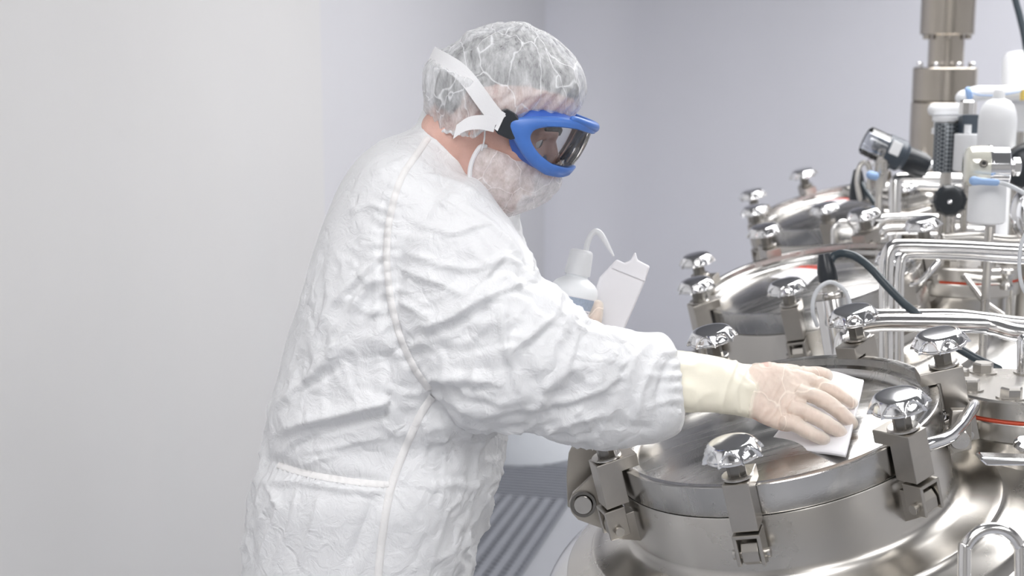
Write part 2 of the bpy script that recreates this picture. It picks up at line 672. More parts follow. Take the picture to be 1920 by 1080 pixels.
def knob_mb(c, ax, ref, phase, s=1.0, n=192, lobes=8):
    """scalloped star knob: flat face, flared skirt"""
    ax = unit(ax)
    a = unit(ref - ax * (ref @ ax))
    b = np.cross(ax, a)
    t = np.linspace(0, 2 * math.pi, n, endpoint=False)
    prof = [(0.0001, 0.0235), (0.020, 0.0235), (0.0255, 0.0231), (0.0282, 0.0220), (0.0302, 0.0200), (0.0320, 0.0176), (0.0337, 0.0150), (0.0353, 0.0124), (0.0368, 0.0098),
            (0.0382, 0.0072), (0.0394, 0.0047), (0.0404, 0.0022), (0.0411, 0.0), (0.0406, -0.0012), (0.0390, -0.0006), (0.0355, 0.004), (0.026, 0.008), (0.0001, 0.008)]
    rings = []
    for q, (r, h) in enumerate(prof):
        hr = max(0.0, min(1.0, h / 0.0215))
        arch = np.sqrt(np.clip(1 - (np.abs(((t + phase) * lobes / (2 * math.pi) + 0.5) % 1.0 - 0.5) / 0.47) ** 2, 0, 1)) * 0.93
        kk = np.clip((arch - hr) / 0.16, 0, 1)
        kk = kk * kk * (3 - 2 * kk)
        if q > 14:
            kk = kk * 0
        rad = r * s * (1 - 0.13 * kk * (0.75 + 0.25 * (1 - hr)))
        hh = h * 0.82 * s + np.zeros(n)
        rings.append(c + np.outer(np.cos(t) * rad, a) + np.outer(np.sin(t) * rad, b) + np.outer(hh, ax))
    return MB().loft(rings, True, True)


def make_clamp(root, C, ang, detail, idx):
    t = math.radians(ang)
    e = RA * math.cos(t) + RB * math.sin(t)         # radial
    g = np.cross(NM, e)                             # tangential
    P = lambda r, h, s=0.0: C + e * r + NM * h + g * s
    # block: L section hooked over the rim
    mb = MB()
    sec = [(0.208, 0.0015), (0.208, 0.020), (0.268, 0.020), (0.268, -0.045), (0.234, -0.045), (0.234, 0.0015)]
    mb.prism(sec, C, e, NM, g, 0.034)
    cl = mb.build('swing_clamp', 'steel_block', root, smooth=False, bevel=0.0012)
    # washer
    w = MB().lathe([(0.0, 0.0205), (0.019, 0.0205), (0.0205, 0.022), (0.0205, 0.024), (0.019, 0.0252), (0.014, 0.0245), (0.0, 0.0245)], P(0.246, 0), NM, n=40, ref=e)
    w.build('washer', 'steel', cl)
    st = MB().lathe([(0.0, 0.022), (0.0125, 0.022), (0.0125, 0.056), (0.0115, 0.058), (0.0, 0.058)], P(0.246, 0), NM, n=6 if detail else 12, ref=e)
    st.build('stem', 'steel_dark', cl, bevel=0.001 if detail else 0)
    kn = knob_mb(P(0.246, 0.0505), NM, e, 0.3 + idx * 0.37)
    kn.build('knob', 'chrome', cl, auto=50)
    # clevis: U-shaped fork under the block and the lug it grips
    fk = MB()
    for s in (-1, 1):
        fk.box(P(0.258, -0.070, s * 0.0155), (e, NM, g), (0.030, 0.040, 0.005))
    fk.box(P(0.258, -0.0505, 0), (e, NM, g), (0.030, 0.005, 0.036))
    fk.build('clevis', 'steel_block', cl, smooth=False, bevel=0.0012)
    MB().prism([(0.225, -0.110), (0.225, -0.062), (0.264, -0.062), (0.270, -0.072), (0.270, -0.086), (0.258, -0.095)], C, e, NM, g, 0.022).build('lug', 'steel_block', cl, smooth=False, bevel=0.001)
    pn = MB().lathe([(0.0, -0.024), (0.0065, -0.024), (0.0065, -0.0205), (0.0055, -0.020), (0.0055, 0.020), (0.0065, 0.0205), (0.0065, 0.024), (0.0, 0.024)], P(0.259, -0.079), g, n=20, ref=NM)
    pn.build('pin', 'steel', cl)
    return cl


def make_tank(C, radius, label, detail=True, knobs=CLAMPS, rise=0.016):
    Rs = 0.85
    S = C - NM * (Rs + 0.112)
    ax = np.array([S[0], S[1], 0.0])
    root = empty('mixing_tank', ax, label, 'tank', 'stainless steel mixing tanks in a row')
    # shell: dished head with knuckle, straight side, short legs under
    prof = [(0.0005, Rs)]
    rk = radius - 0.055
    for i in range(1, 25):
        r = rk * i / 24
        prof.append((r, math.sqrt(Rs * Rs - r * r)))
    r0, h0 = prof[-1]
    ang0 = math.asin(r0 / Rs)
    k = (radius - r0) / (1 - math.sin(ang0))
    for i in range(1, 11):
        a = ang0 + (math.pi / 2 - ang0) * i / 10
        prof.append((r0 + k * (math.sin(a) - math.sin(ang0)), h0 + k * (math.cos(a) - math.cos(ang0))))
    hb = prof[-1][1]
    prof += [(radius, hb - 0.01), (radius, 0.32 - S[2]), (radius - 0.05, 0.26 - S[2]), (0.12, 0.18 - S[2]), (0.0005, 0.17 - S[2])]
    MB().lathe(prof, S, (0, 0, 1), n=128).build('tank_shell', 'steel_dome', root, auto=50)
    for kx in range(3):
        a = math.radians(30 + 120 * kx)
        p = ax + np.array([math.cos(a), math.sin(a), 0]) * (radius - 0.07)
        MB().lathe([(0.0, 0.0), (0.045, 0.0), (0.045, 0.012), (0.028, 0.02), (0.028, 0.36), (0.0, 0.36)], p, n=24).build('leg', 'steel', root)
    # manway neck, with reinforcing pad rings on the head
    neck = [(0.200, -0.060), (0.200, -0.0435), (0.2295, -0.0435), (0.2305, -0.0455), (0.2305, -0.118), (0.233, -0.127), (0.240, -0.134), (0.252, -0.139),
            (0.280, -0.1435), (0.288, -0.1425), (0.291, -0.1435), (0.2935, -0.149), (0.300, -0.153), (0.330, -0.1645), (0.334, -0.168), (0.342, -0.195)]
    MB().lathe(neck, C, NM, n=160).build('manway_neck', 'steel', root, auto=40)
    MB().lathe([(0.2, -0.0440), (0.2275, -0.0440), (0.2275, -0.0412), (0.2, -0.0412)], C, NM, n=128).build('gasket', 'gap_black', root)
    # lid: flanged rim and shallow dished plate
    lid = [(0.190, -0.0415), (0.2300, -0.0415), (0.2308, -0.0400), (0.2308, -0.0010), (0.2298, 0.0), (0.2195, 0.0), (0.2185, -0.0008), (0.2170, -0.0115), (0.2130, -0.0135),
           (0.2090, -0.0140), (0.2065, -0.0200), (0.2010, -0.0245), (0.1930, -0.0255)]
    for i in range(1, 13):
        r = 0.193 * (1 - i / 12)
        lid.append((max(r, 0.0005), -0.0255 + rise * (1 - (r / 0.193) ** 2)))
    MB().lathe(lid, C, NM, n=160).build('manway_lid', 'lid_steel', root, auto=40)
    for i, (a, _) in enumerate(knobs):
        make_clamp(root, C, a, detail, i)
    return root, S


# lid plate steel: scuffed, wiped streaks
m, nt, b = new_mat('lid_steel')
L = nt.links.new
tc = node(nt, 'ShaderNodeTexCoord')
mp = node(nt, 'ShaderNodeMapping')
mp.inputs['Rotation'].default_value = (0, 0, 0.7)
mp.inputs['Scale'].default_value = (1, 7, 1)
L(tc.outputs['Object'], mp.inputs['Vector'])
n1 = node(nt, 'ShaderNodeTexNoise', Scale=5.0, Detail=6.0, Roughness=0.65, Distortion=0.8)
L(mp.outputs[0], n1.inputs['Vector'])
n2 = node(nt, 'ShaderNodeTexNoise', Scale=500.0, Detail=3.0)
L(tc.outputs['Object'], n2.inputs['Vector'])
mr = node(nt, 'ShaderNodeMapRange')
mr.inputs['From Min'].default_value = 0.35
mr.inputs['From Max'].default_value = 0.7
mr.inputs['To Min'].default_value = 0.14
mr.inputs['To Max'].default_value = 0.36
L(n1.outputs[0], mr.inputs['Value'])
L(mr.outputs[0], b.inputs['Roughness'])
b.inputs['Metallic'].default_value = 1.0
b.inputs['Base Color'].default_value = (0.54, 0.53, 0.515, 1)
bp = node(nt, 'ShaderNodeBump', Strength=0.12, Distance=0.001)
L(n2.outputs[0], bp.inputs['Height'])
L(bp.outputs[0], b.inputs['Normal'])

tank1, S1 = make_tank(C1, 0.555, 'nearest polished steel tank, the one whose round lid the person wipes')
tank2, S2 = make_tank(C2, 0.45, 'middle steel tank of the row, its lid carrying a label beside a tall probe', detail=False, rise=0.022)
tank3, S3 = make_tank(C3, 0.45, 'farthest steel tank of the row, below the thick vertical column', detail=False, rise=0.022)


def slab_px(pts, depth, thick, name, mat, parent, bevel=0.001):
    """plate that faces the camera side, outline traced, at its own depth and thickness"""
    A = np.array([W(x, y, depth) for x, y in pts])
    Bk = A + np.array([0.12, 0.99, -0.02]) * thick
    return MB().loft([A, Bk]).build(name, mat, parent, smooth=False, bevel=bevel)


# hinge on the near tank (left of the lid)
hd = 2.035
slab_px([(1122, 880), (1140, 868), (1163, 868), (1158, 990), (1140, 995), (1084, 975), (1072, 962), (1066, 945), (1073, 926)], hd, 0.012, 'hinge_plate', 'steel_block', tank1)
hp = slab_px([(1066, 850), (1072, 838), (1150, 830), (1160, 880), (1150, 950), (1090, 965), (1064, 950), (1062, 890)], hd + 0.055, 0.014, 'hinge_plate', 'steel_block', tank1)
pc = W(1093, 948, hd - 0.012)
hp = MB().lathe([(0.0, 0.0), (0.0125, 0.0), (0.0135, 0.0015), (0.0135, 0.09), (0, 0.09)], pc, (0.12, 0.99, -0.02), n=36).build('hinge_pin', 'steel', tank1)
MB().lathe([(0.0145, 0.004), (0.0185, 0.004), (0.019, 0.006), (0.0185, 0.0115), (0.0145, 0.0115)], pc, (0.12, 0.99, -0.02), n=36).build('snap_ring', 'steel_dark', hp)

# round-bar handle on the near lid rim
hb_ = [W(1716, 840, 1.80), W(1745, 832, 1.80), W(1778, 820, 1.82), W(1797, 803, 1.86), W(1812, 782, 1.90), W(1826, 760, 1.96), W(1814, 762, 1.985), W(1785, 771, 1.99), W(1768, 779, 1.985)]
MB().tube(hb_, 0.0085, n=20, sub=6).build('lid_handle', 'chrome', tank1)


# lifting lug: U bent bar in front right on the dome
def arch(name, pl, pr, ptop, d, r, parent, mat='pipe_steel', drop=70, lean=0.0):
    cx = (pl + pr) / 2
    rad = (pr - pl) / 2
    pts = [W(pl, ptop + rad + drop, d)]
    for i in range(0, 9):
        a = math.pi - math.pi * i / 8
        pts.append(W(cx + rad * math.cos(a), ptop + rad - rad * math.sin(a), d))
    pts.append(W(pr, ptop + rad + drop, d))
    return MB().tube(pts, r, n=20, sub=5).build(name, mat, parent)


arch('lifting_lug', 1808, 1914, 991, 1.66, 0.0075, tank1, drop=235)
# small weld pin on the right of the neck
MB().lathe([(0, 0), (0.0125, 0.0), (0.0135, 0.002), (0.0135, 0.03), (0, 0.03)], W(1801, 826, 1.90), (0.1, 0.98, 0.1), n=28).build('lug_pin', 'steel', tank1)
slab_px([(1786, 770), (1822, 770), (1822, 842), (1790, 850), (1780, 838)], 1.915, 0.02, 'side_lug', 'steel_block', tank1)


def flange(parent, c, r, bolts, detail=True):
    """blind flange on a nozzle with a red gasket"""
    n = UZ
    fl = MB().lathe([(0.0, 0.0), (r - 0.003, 0.0), (r, -0.003), (r, -0.026), (r - 0.002, -0.0275), (0.02, -0.0275)], c, n, n=96).build('blind_flange', 'steel', parent, auto=30)
    MB().lathe([(0.02, -0.0275), (r - 0.004, -0.0275), (r - 0.002, -0.030), (r - 0.004, -0.0325), (0.02, -0.0325)], c, n, n=96).build('gasket', 'gasket_red', fl)
    MB().lathe([(0.02, -0.0325), (r, -0.0325), (r + 0.001, -0.035), (r + 0.001, -0.058), (r - 0.002, -0.061), (r - 0.025, -0.063), (r - 0.03, -0.075), (r - 0.028, -0.19)], c, n, n=96).build('nozzle', 'steel', parent, auto=30)
    for i in range(bolts):
        a = 2 * math.pi * (i + 0.4) / bolts
        p = c + np.array([math.cos(a), math.sin(a), 0]) * (r - 0.028)
        w = MB().lathe([(0, 0), (0.021, 0), (0.021, 0.0022), (0, 0.0022)], p, n, n=32)
        w.lathe([(0, 0.0022), (0.0158, 0.0022), (0.0158, 0.0135), (0.0140, 0.0160), (0, 0.0160)], p, n, n=6)
        w.build('bolt', 'steel', fl, auto=25)
    return fl


flange(tank1, W(1912, 722, 2.08), 0.115, 8)
flange(tank2, W(1800, 489, 3.02), 0.125, 8, False)
# small bolt head on right dome
MB().lathe([(0, 0), (0.016, 0), (0.016, 0.006), (0.012, 0.010), (0, 0.010)], W(1922, 838, 1.92), unit([0.1, -0.3, 0.95]), n=32).build('plug', 'chrome', tank1)
# flat bar lug behind (rounded bright bar at right)
bb = [W(1838, 868, 1.86), W(1848, 863, 1.86), W(1940, 866, 1.86)]
slab_px([(1836, 862), (1842, 858), (1950, 862), (1950, 874), (1850, 874)], 1.83, 0.03, 'dome_bar', 'chrome', tank1, bevel=0.003)

# warning labels on the lids of the two far tanks: white card, red header, printed lines
def warn_label(root, C, quad, redfrac, name='warning_label'):
    n = NM

    def onto(p, h):
        v = p - C
        v = v - n * (v @ n)
        r = np.linalg.norm(v)
        hh = -0.0255 + 0.022 * (1 - min(1.0, r / 0.193) ** 2)
        return C + v + n * (hh + 0.0006 + h)
    q = [on_plane(x, y, C + n * 0.004, n) for x, y in quad]      # tl, tr, br, bl

    def bil(u, v, h=0.0):
        return onto((q[0] * (1 - u) + q[1] * u) * (1 - v) + (q[3] * (1 - u) + q[2] * u) * v, h)

    def patch(u0, u1, v0, v1, h, th=0.0004):
        ku, kv = max(2, int((u1 - u0) * 14)), max(1, int((v1 - v0) * 10))
        g = [[bil(u0 + (u1 - u0) * i / ku, v0 + (v1 - v0) * j / kv, h) for i in range(ku + 1)] for j in range(kv + 1)]
        return [np.array(r) for r in g]
    lb = MB().loft(patch(0, 1, 0, 1, 0.0), False, False, closed=False).build(name, 'paper_white', root, smooth=False)
    MB().loft(patch(0.0, 1, 0.0, redfrac, 0.0006), False, False, closed=False).build('header', 'label_red', lb, smooth=False)
    rr = random.Random(3)
    for k, (v, u0, u1) in enumerate([(0.40, 0.12, 0.9), (0.50, 0.2, 0.85), (0.60, 0.1, 0.92), (0.72, 0.2, 0.75), (0.82, 0.3, 0.7)]):
        u = u0
        ln = MB()
        while u < u1:
            w = rr.uniform(0.03, 0.09)
            ln.loft(patch(u, min(u + w, u1), v, v + 0.03, 0.0006), False, False, closed=False)
            u += w + 0.02
        ln.build('print_line', 'print_grey', lb, smooth=False)
    # header word
    cu = bpy.data.curves.new('word', 'FONT')
    cu.body = 'DANGER'
    cu.align_x = 'CENTER'
    cu.align_y = 'CENTER'
    cu.size = 1.0
    cu.extrude = 0.004
    ex = unit(bil(1, redfrac / 2) - bil(0, redfrac / 2))
    ez = n
    ey = np.cross(ez, ex)
    size = np.linalg.norm(bil(0.5, 0) - bil(0.5, redfrac)) * 0.85
    to = bpy.data.objects.new('header_word', cu)
    COL.objects.link(to)
    dg = bpy.context.evaluated_depsgraph_get()
    me = bpy.data.meshes.new_from_object(to.evaluated_get(dg))
    bpy.data.objects.remove(to)
    P = coords(me) * size
    c0 = bil(0.5, redfrac / 2)
    PP = c0 + np.outer(P[:, 0] * 1.1, ex) + np.outer(P[:, 1], ey)
    set_coords(me, np.array([onto(p, 0.0012) for p in PP]))
    link('header_word', me, 'print_dark', lb, smooth=False)
    return lb


warn_label(tank2, C2, [(1500, 481), (1553, 491), (1512, 527), (1440, 507)], 0.26)
warn_label(tank3, C3, [(1548, 356), (1602, 362), (1562, 386), (1510, 373)], 0.26)


# ================================================================== THE PERSON
person = empty('person', (-0.22, 2.0, 0.0), 'person in white coverall, hair cover, mask and blue goggles wiping the lid', 'person')
VIEW = _f


def ring2(pT, pB, d, th, n=40, p=2.3, tilt=0.0):
    """closed ring: silhouette edges at two pixels, centre depth d, half thickness th"""
    A, B = W(pT[0], pT[1], d), W(pB[0], pB[1], d)
    c = (A + B) / 2
    ex = (A - B) / 2
    ey = VIEW * th + ex * tilt
    t = np.linspace(0, 2 * math.pi, n, endpoint=False)
    cs, sn = np.cos(t), np.sin(t)
    x = np.sign(cs) * np.abs(cs) ** (2 / p)
    y = np.sign(sn) * np.abs(sn) ** (2 / p)
    return c + np.outer(x, ex) + np.outer(y, ey)


def smooth_rings(rings, sub=4):
    R = np.array(rings)
    m, k, _ = R.shape
    P = np.concatenate([[2 * R[0] - R[1]], R, [2 * R[-1] - R[-2]]])
    out = []
    for i in range(1, m):
        p0, p1, p2, p3 = P[i - 1:i + 3]
        for q in range(sub):
            t = q / sub
            out.append(0.5 * ((2 * p1) + (-p0 + p2) * t + (2 * p0 - 5 * p1 + 4 * p2 - p3) * t * t + (-p0 + 3 * p1 - 3 * p2 + p3) * t ** 3))
    out.append(R[-1])
    return out


def remeshed(mb, name, voxel, smooth=0, fac=0.5):
    me = mb.mesh(name)
    o = bpy.data.objects.new(name, me)
    COL.objects.link(o)
    mods = [('REMESH', dict(mode='VOXEL', voxel_size=voxel, use_smooth_shade=True))]
    if smooth:
        mods.append(('SMOOTH', dict(iterations=smooth, factor=fac)))
    evaluated(o, mods)
    me = o.data
    COL.objects.unlink(o)
    bpy.data.objects.remove(o)
    return me


# ---- coverall (torso, both sleeves, both legs: one continuous garment)
TORSO = [((455, 1300), (872, 1300), 2.03, .175), ((458, 1170), (878, 1170), 2.03, .18), ((460, 1060), (888, 1060), 2.02, .185), ((462, 990), (911, 990), 2.02, .188),
         ((469, 930), (929, 925), 2.01, .185), ((481, 890), (937, 885), 2.01, .182), ((498, 857), (942, 850), 2.01, .178), ((503, 815), (946, 815), 2.01, .18),
         ((518, 755), (953, 790), 2.00, .185), ((541, 670), (955, 745), 2.00, .19), ((560, 595), (955, 695), 2.00, .195), ((583, 510), (962, 645), 2.0, .20),
         ((609, 433), (968, 590), 2.0, .20), ((640, 363), (970, 540), 2.0, .20), ((676, 308), (962, 485), 2.0, .195), ((715, 275), (945, 440), 2.0, .17),
         ((755, 257), (925, 403), 1.99, .125), ((782, 243), (912, 375), 1.98, .092), ((795, 222), (903, 352), 1.97, .078)]
suit = MB()
suit.loft(smooth_rings([ring2(*r, n=64, p=2.25) for r in TORSO]))
SLEEVE = [((865, 330), (765, 400), 1.95, .10), ((905, 340), (733, 475), 1.90, .105), ((948, 402), (729, 555), 1.875, .10), ((984, 470), (745, 628), 1.86, .095),
          ((1008, 524), (780, 700), 1.85, .09), ((1048, 551), (822, 752), 1.845, .088), ((1080, 576), (868, 790), 1.845, .085), ((1108, 605), (930, 808), 1.85, .08),
          ((1138, 616), (1000, 808), 1.86, .075), ((1165, 620), (1062, 828), 1.87, .07), ((1195, 623), (1130, 838), 1.885, .066), ((1222, 626), (1190, 828), 1.895, .062),
          ((1243, 627), (1238, 823), 1.90, .058), ((1258, 645), (1272, 808), 1.905, .050), ((1265, 668), (1280, 785), 1.91, .040), ((1262, 690), (1262, 768), 1.91, .03)]
suit.loft(smooth_rings([ring2(*r, n=48, p=2.2) for r in SLEEVE]))
# far (left) sleeve: shoulder to bent forearm
LS = [(W(860, 400, 2.08), .085), (W(900, 500, 2.20), .08), (W(925, 600, 2.24), .075), (W(990, 645, 2.23), .065), (W(1050, 655, 2.20), .055), (W(1075, 650, 2.19), .04)]
suit.tube([p for p, r in LS], [r for p, r in LS], n=24)
# legs down to the floor
hipz = W(660, 1250, 2.03)
for (yy, xo) in ((-0.085, 0.02), (0.10, -0.03)):
    lp = [hipz + np.array([0.0 + xo, yy, 0.10]), np.array([hipz[0] + xo + 0.01, hipz[1] + yy, 0.55]), np.array([hipz[0] + xo - 0.03, hipz[1] + yy, 0.30]), np.array([hipz[0] + xo - 0.06, hipz[1] + yy, 0.10])]
    suit.tube(lp, [.125, .105, .09, .075], n=32)
me = remeshed(suit, 'coverall', 0.0042, 5, 0.5)
P = coords(me)
N = normals(me)
px, py, dep = projv(P)
facing = np.clip(-(N @ VIEW) * 2.0 + 0.35, 0, 1)
arm = ((px > 728) & (dep < 1.93) & (py > 330)) | (px > 960)
# big soft folds + crumple
disp = 0.0045 * vnoise(P * 6.0, 1) + 0.0030 * vnoise(P * 13.0, 2)
cr_ = ridged(P * np.array([1, 1, 1.0]), 16.0, 3, 0.8)
cr2 = ridged(P, 34.0, 5, 0.8)
msk = np.clip(vnoise(P * 4.0, 9) * 1.5 + 0.55, 0.1, 1)
cr3 = ridged(P * np.array([1.0, 0.8, 0.55]), 24.0, 8, 1.3)
disp += msk * (0.0040 * np.clip(cr_, -0.6, 1) + 0.0022 * cr2 + 0.0032 * np.clip(cr3, -0.3, 1))
FOLDS = [  # polyline, amplitude (mm), width px, applies to: a arm, t torso, * both
    ([(772, 618), (800, 612), (838, 602), (885, 574), (935, 548), (1000, 530)], 7, 13, 'a'),
    ([(772, 640), (838, 622), (890, 594), (940, 566)], -5, 16, 'a'),
    ([(1045, 587), (1025, 555), (1005, 535)], 4, 9, 'a'), ([(1045, 587), (1010, 615), (965, 650), (930, 655)], 4, 10, 'a'),
    ([(1045, 587), (1075, 610), (1110, 628), (1150, 640)], 4, 9, 'a'), ([(1045, 587), (1085, 600), (1120, 612)], 3, 8, 'a'), ([(1040, 600), (1000, 640), (970, 660)], -3, 10, 'a'),
    ([(935, 560), (940, 610), (950, 665), (965, 715), (985, 755)], 5, 13, 'a'), ([(950, 570), (957, 640), (970, 700)], -3.5, 12, 'a'),
    ([(1180, 670), (1160, 710), (1120, 742), (1060, 765), (1000, 780)], -6, 15, 'a'), ([(1190, 660), (1172, 700), (1130, 726), (1070, 748)], 5, 14, 'a'),
    ([(1150, 770), (1100, 780), (1040, 800), (980, 800)], 4, 12, 'a'), ([(1120, 790), (1180, 800), (1230, 800)], -3, 11, 'a'), ([(1000, 735), (1060, 745), (1100, 742)], -3, 11, 'a'),
    ([(1248, 650), (1215, 690), (1195, 740), (1190, 790)], 4, 10, 'a'), ([(1262, 665), (1240, 700), (1228, 750), (1232, 800)], -4, 10, 'a'), ([(1225, 630), (1190, 665), (1150, 690)], 3, 9, 'a'),
    ([(1262, 700), (1230, 705), (1195, 700)], 2.5, 7, 'a'), ([(1265, 740), (1235, 755), (1200, 762)], 2.5, 7, 'a'), ([(870, 790), (930, 770), (1000, 765)], 3, 14, 'a'),
    ([(740, 505), (790, 520), (850, 545), (880, 560)], 4, 9, 'a'), ([(750, 470), (830, 500), (900, 505), (960, 480)], 3.5, 9, 'a'), ([(770, 420), (850, 440), (920, 420)], 3.5, 10, 'a'),
    ([(860, 380), (905, 415), (950, 460), (985, 505)], 4, 9, 'a'), ([(800, 370), (860, 400), (905, 450), (930, 500)], 3, 9, 'a'), ([(900, 530), (935, 490), (975, 500)], 4, 8, 'a'),
    ([(755, 560), (790, 590), (820, 600)], 4, 8, 'a'), ([(735, 540), (770, 550), (800, 575)], 3, 8, 'a'), ([(790, 330), (850, 345), (900, 365)], 3, 8, 'a'), ([(810, 560), (860, 520), (890, 470)], -3, 10, 'a'),
    ([(790, 650), (850, 660), (930, 650)], -3, 22, 'a'), ([(800, 700), (860, 720), (930, 720)], 3, 16, 'a'),
    ([(525, 815), (570, 795), (640, 778), (720, 758), (812, 732)], 9, 17, 't'), ([(545, 842), (600, 812), (670, 796), (740, 778), (805, 752)], -7, 17, 't'),
    ([(520, 860), (560, 826), (620, 806)], 4, 12, 't'), ([(560, 850), (620, 842), (690, 826), (730, 826)], 3, 9, 't'),
    ([(520, 770), (570, 720), (620, 680), (660, 650)], 5, 12, 't'), ([(545, 745), (600, 715), (640, 690)], -3, 9, 't'), ([(600, 700), (640, 640), (670, 580), (700, 520)], 5, 12, 't'),
    ([(620, 640), (660, 580), (690, 540), (728, 500)], 4, 9, 't'), ([(640, 560), (680, 520), (728, 470)], 4, 8, 't'), ([(590, 640), (610, 600), (650, 545), (700, 500)], 3, 9, 't'),
    ([(690, 600), (725, 570)], 3, 8, 't'), ([(660, 400), (700, 390), (730, 395)], 3, 9, 't'), ([(700, 330), (740, 320), (770, 300)], 3, 9, 't'),
    ([(700, 930), (680, 985), (650, 1060)], -5, 12, 't'), ([(715, 940), (700, 1000), (668, 1075)], 3, 10, 't'), ([(600, 925), (585, 990), (560, 1060)], 4, 12, 't'), ([(555, 920), (540, 990), (505, 1060)], 4, 11, 't'),
    ([(490, 900), (520, 950), (500, 1000), (480, 1060)], 4, 10, 't'), ([(520, 930), (490, 960), (478, 990)], 4, 8, 't'), ([(905, 970), (860, 1000), (800, 1030), (760, 1080)], 5, 12, 't'),
    ([(750, 990), (800, 1040), (860, 1060)], 4, 10, 't'), ([(930, 860), (900, 900), (860, 925), (790, 960)], 4, 12, 't'), ([(935, 905), (910, 930), (895, 960)], 4, 8, 't'),
    ([(860, 800), (840, 850), (790, 910), (750, 950)], -4, 14, 't'), ([(830, 760), (800, 820), (770, 870)], 4, 9, 't'), ([(880, 985), (890, 1010), (850, 1040)], -4, 10, 't'),
    ([(560, 880), (590, 865), (640, 850)], 3, 8, 't'), ([(498, 862), (560, 884), (640, 899), (728, 906)], -6, 10, 't'), ([(480, 905), (560, 905), (640, 918), (728, 925)], 4, 11, 't'),
    ([(735, 350), (715, 430), (712, 500), (722, 580), (745, 640), (775, 700)], -5, 10, 't'),
]
for line, amp, wd, kind in FOLDS:
    d, sg, par = seg_dist(px, py, line)
    prof = 1.25 * np.exp(-(d / (wd * np.where(sg > 0, 0.38, 1.0))) ** 1.6) * np.clip(np.sin(np.clip(par, 0.0, 1) * math.pi) * 1.6 + 0.15, 0, 1)
    w = arm if kind == 'a' else ~arm
    disp += amp * 0.001 * prof * w * facing
# gathered pleats at waist elastic, cuff and armhole seam
for (x0, y0, x1, y1, fx) in ((500, 868, 728, 910, 0.55),):
    d, sg, par = seg_dist(px, py, [(498, 862), (560, 886), (640, 902), (728, 910)])
    disp += 0.0018 * np.sin(par * 150 + 3 * vnoise(P * 8, 21)) * np.exp(-(d / 22) ** 2) * facing * ~arm
d, sg, par = seg_dist(px, py, [(1264, 655), (1270, 720), (1268, 775)])
disp += 0.0022 * np.sin(par * 34) * np.exp(-(d / 26) ** 2) * arm * facing
d, sg, par = seg_dist(px, py, [(770, 290), (742, 350), (728, 420), (724, 490), (732, 560), (748, 625), (775, 690), (812, 735)])
disp += 0.0013 * np.sin(par * 120 + 4 * vnoise(P * 9, 22)) * np.exp(-(d / 26) ** 2) * facing
keep = np.clip((py - 200) / 40, 0, 1)
P2 = P + N * (disp * np.where(px > 1275, 0.3, 1))[:, None]
set_coords(me, P2)
suit_o = link('coverall', me, 'suit', person)
bvh = BVHTree.FromPolygons([tuple(v) for v in P2], [tuple(p.vertices) for p in me.polygons])


def cast(pxx, pyy, lift=0.001):
    r = unit(ray(pxx, pyy))
    h = bvh.ray_cast(Vector(_O), Vector(r))
    if h[0] is None:
        return None, None
    nn = np.array(h[1])
    if nn @ r > 0:
        nn = -nn
    return np.array(h[0]) + nn * lift, nn


def ribbon(line, wpx, name, mat, lift=0.0016, th=0.0016, parent=None, stitch=True):
    """tape that follows the cloth along a line, with a stitched, puckered surface"""
    pts, _ = cspline([(x, y, 0) for x, y in line], None, 14)
    pts = np.array(pts)[:, :2]
    seg = np.r_[0, np.cumsum(np.linalg.norm(np.diff(pts, axis=0), axis=1))]
    s = np.arange(0, seg[-1], 2.2)
    pts = np.c_[np.interp(s, seg, pts[:, 0]), np.interp(s, seg, pts[:, 1])]
    T = np.gradient(pts, axis=0)
    T /= np.linalg.norm(T, axis=1)[:, None]
    Nn = np.c_[-T[:, 1], T[:, 0]]
    rows = []
    last = None
    for i, p in enumerate(pts):
        row = []
        for k, u in enumerate((-1, -0.7, 0, 0.7, 1)):
            q = p + Nn[i] * u * wpx / 2
            bump = (th if abs(u) < 0.9 else 0) + (0.0006 * math.sin(i * 1.5 + k) if stitch and abs(u) < 0.9 else 0)
            a, nn = cast(q[0], q[1], bump + (0.0003 if abs(u) > 0.9 else 0.0006))
            row.append(a)
        if any(r is None for r in row):
            continue
        c = np.mean(row, axis=0)
        if last is not None and np.linalg.norm(c - last) > 0.05:
            break
        last = c
        rows.append(np.array(row))
    # smooth along
    R = np.array(rows)
    for _ in range(3):
        R[1:-1] = (R[:-2] + 2 * R[1:-1] + R[2:]) / 4
    m = MB()
    m.loft(list(R), False, False, closed=False)
    return m.build(name, mat, parent, auto=0)


ribbon([(803, 258), (785, 285), (752, 335), (733, 400), (725, 470), (731, 550), (745, 615), (762, 660), (783, 700), (806, 731)], 13, 'sleeve_seam', 'suit_seam', parent=suit_o)
ribbon([(812, 742), (790, 775), (768, 822), (748, 870), (733, 915), (722, 970), (714, 1030), (708, 1090)], 15, 'side_seam', 'suit_seam', parent=suit_o)
ribbon([(521, 872), (560, 884), (600, 893), (650, 901), (700, 907), (730, 909)], 13, 'waist_elastic', 'suit_seam', parent=suit_o)

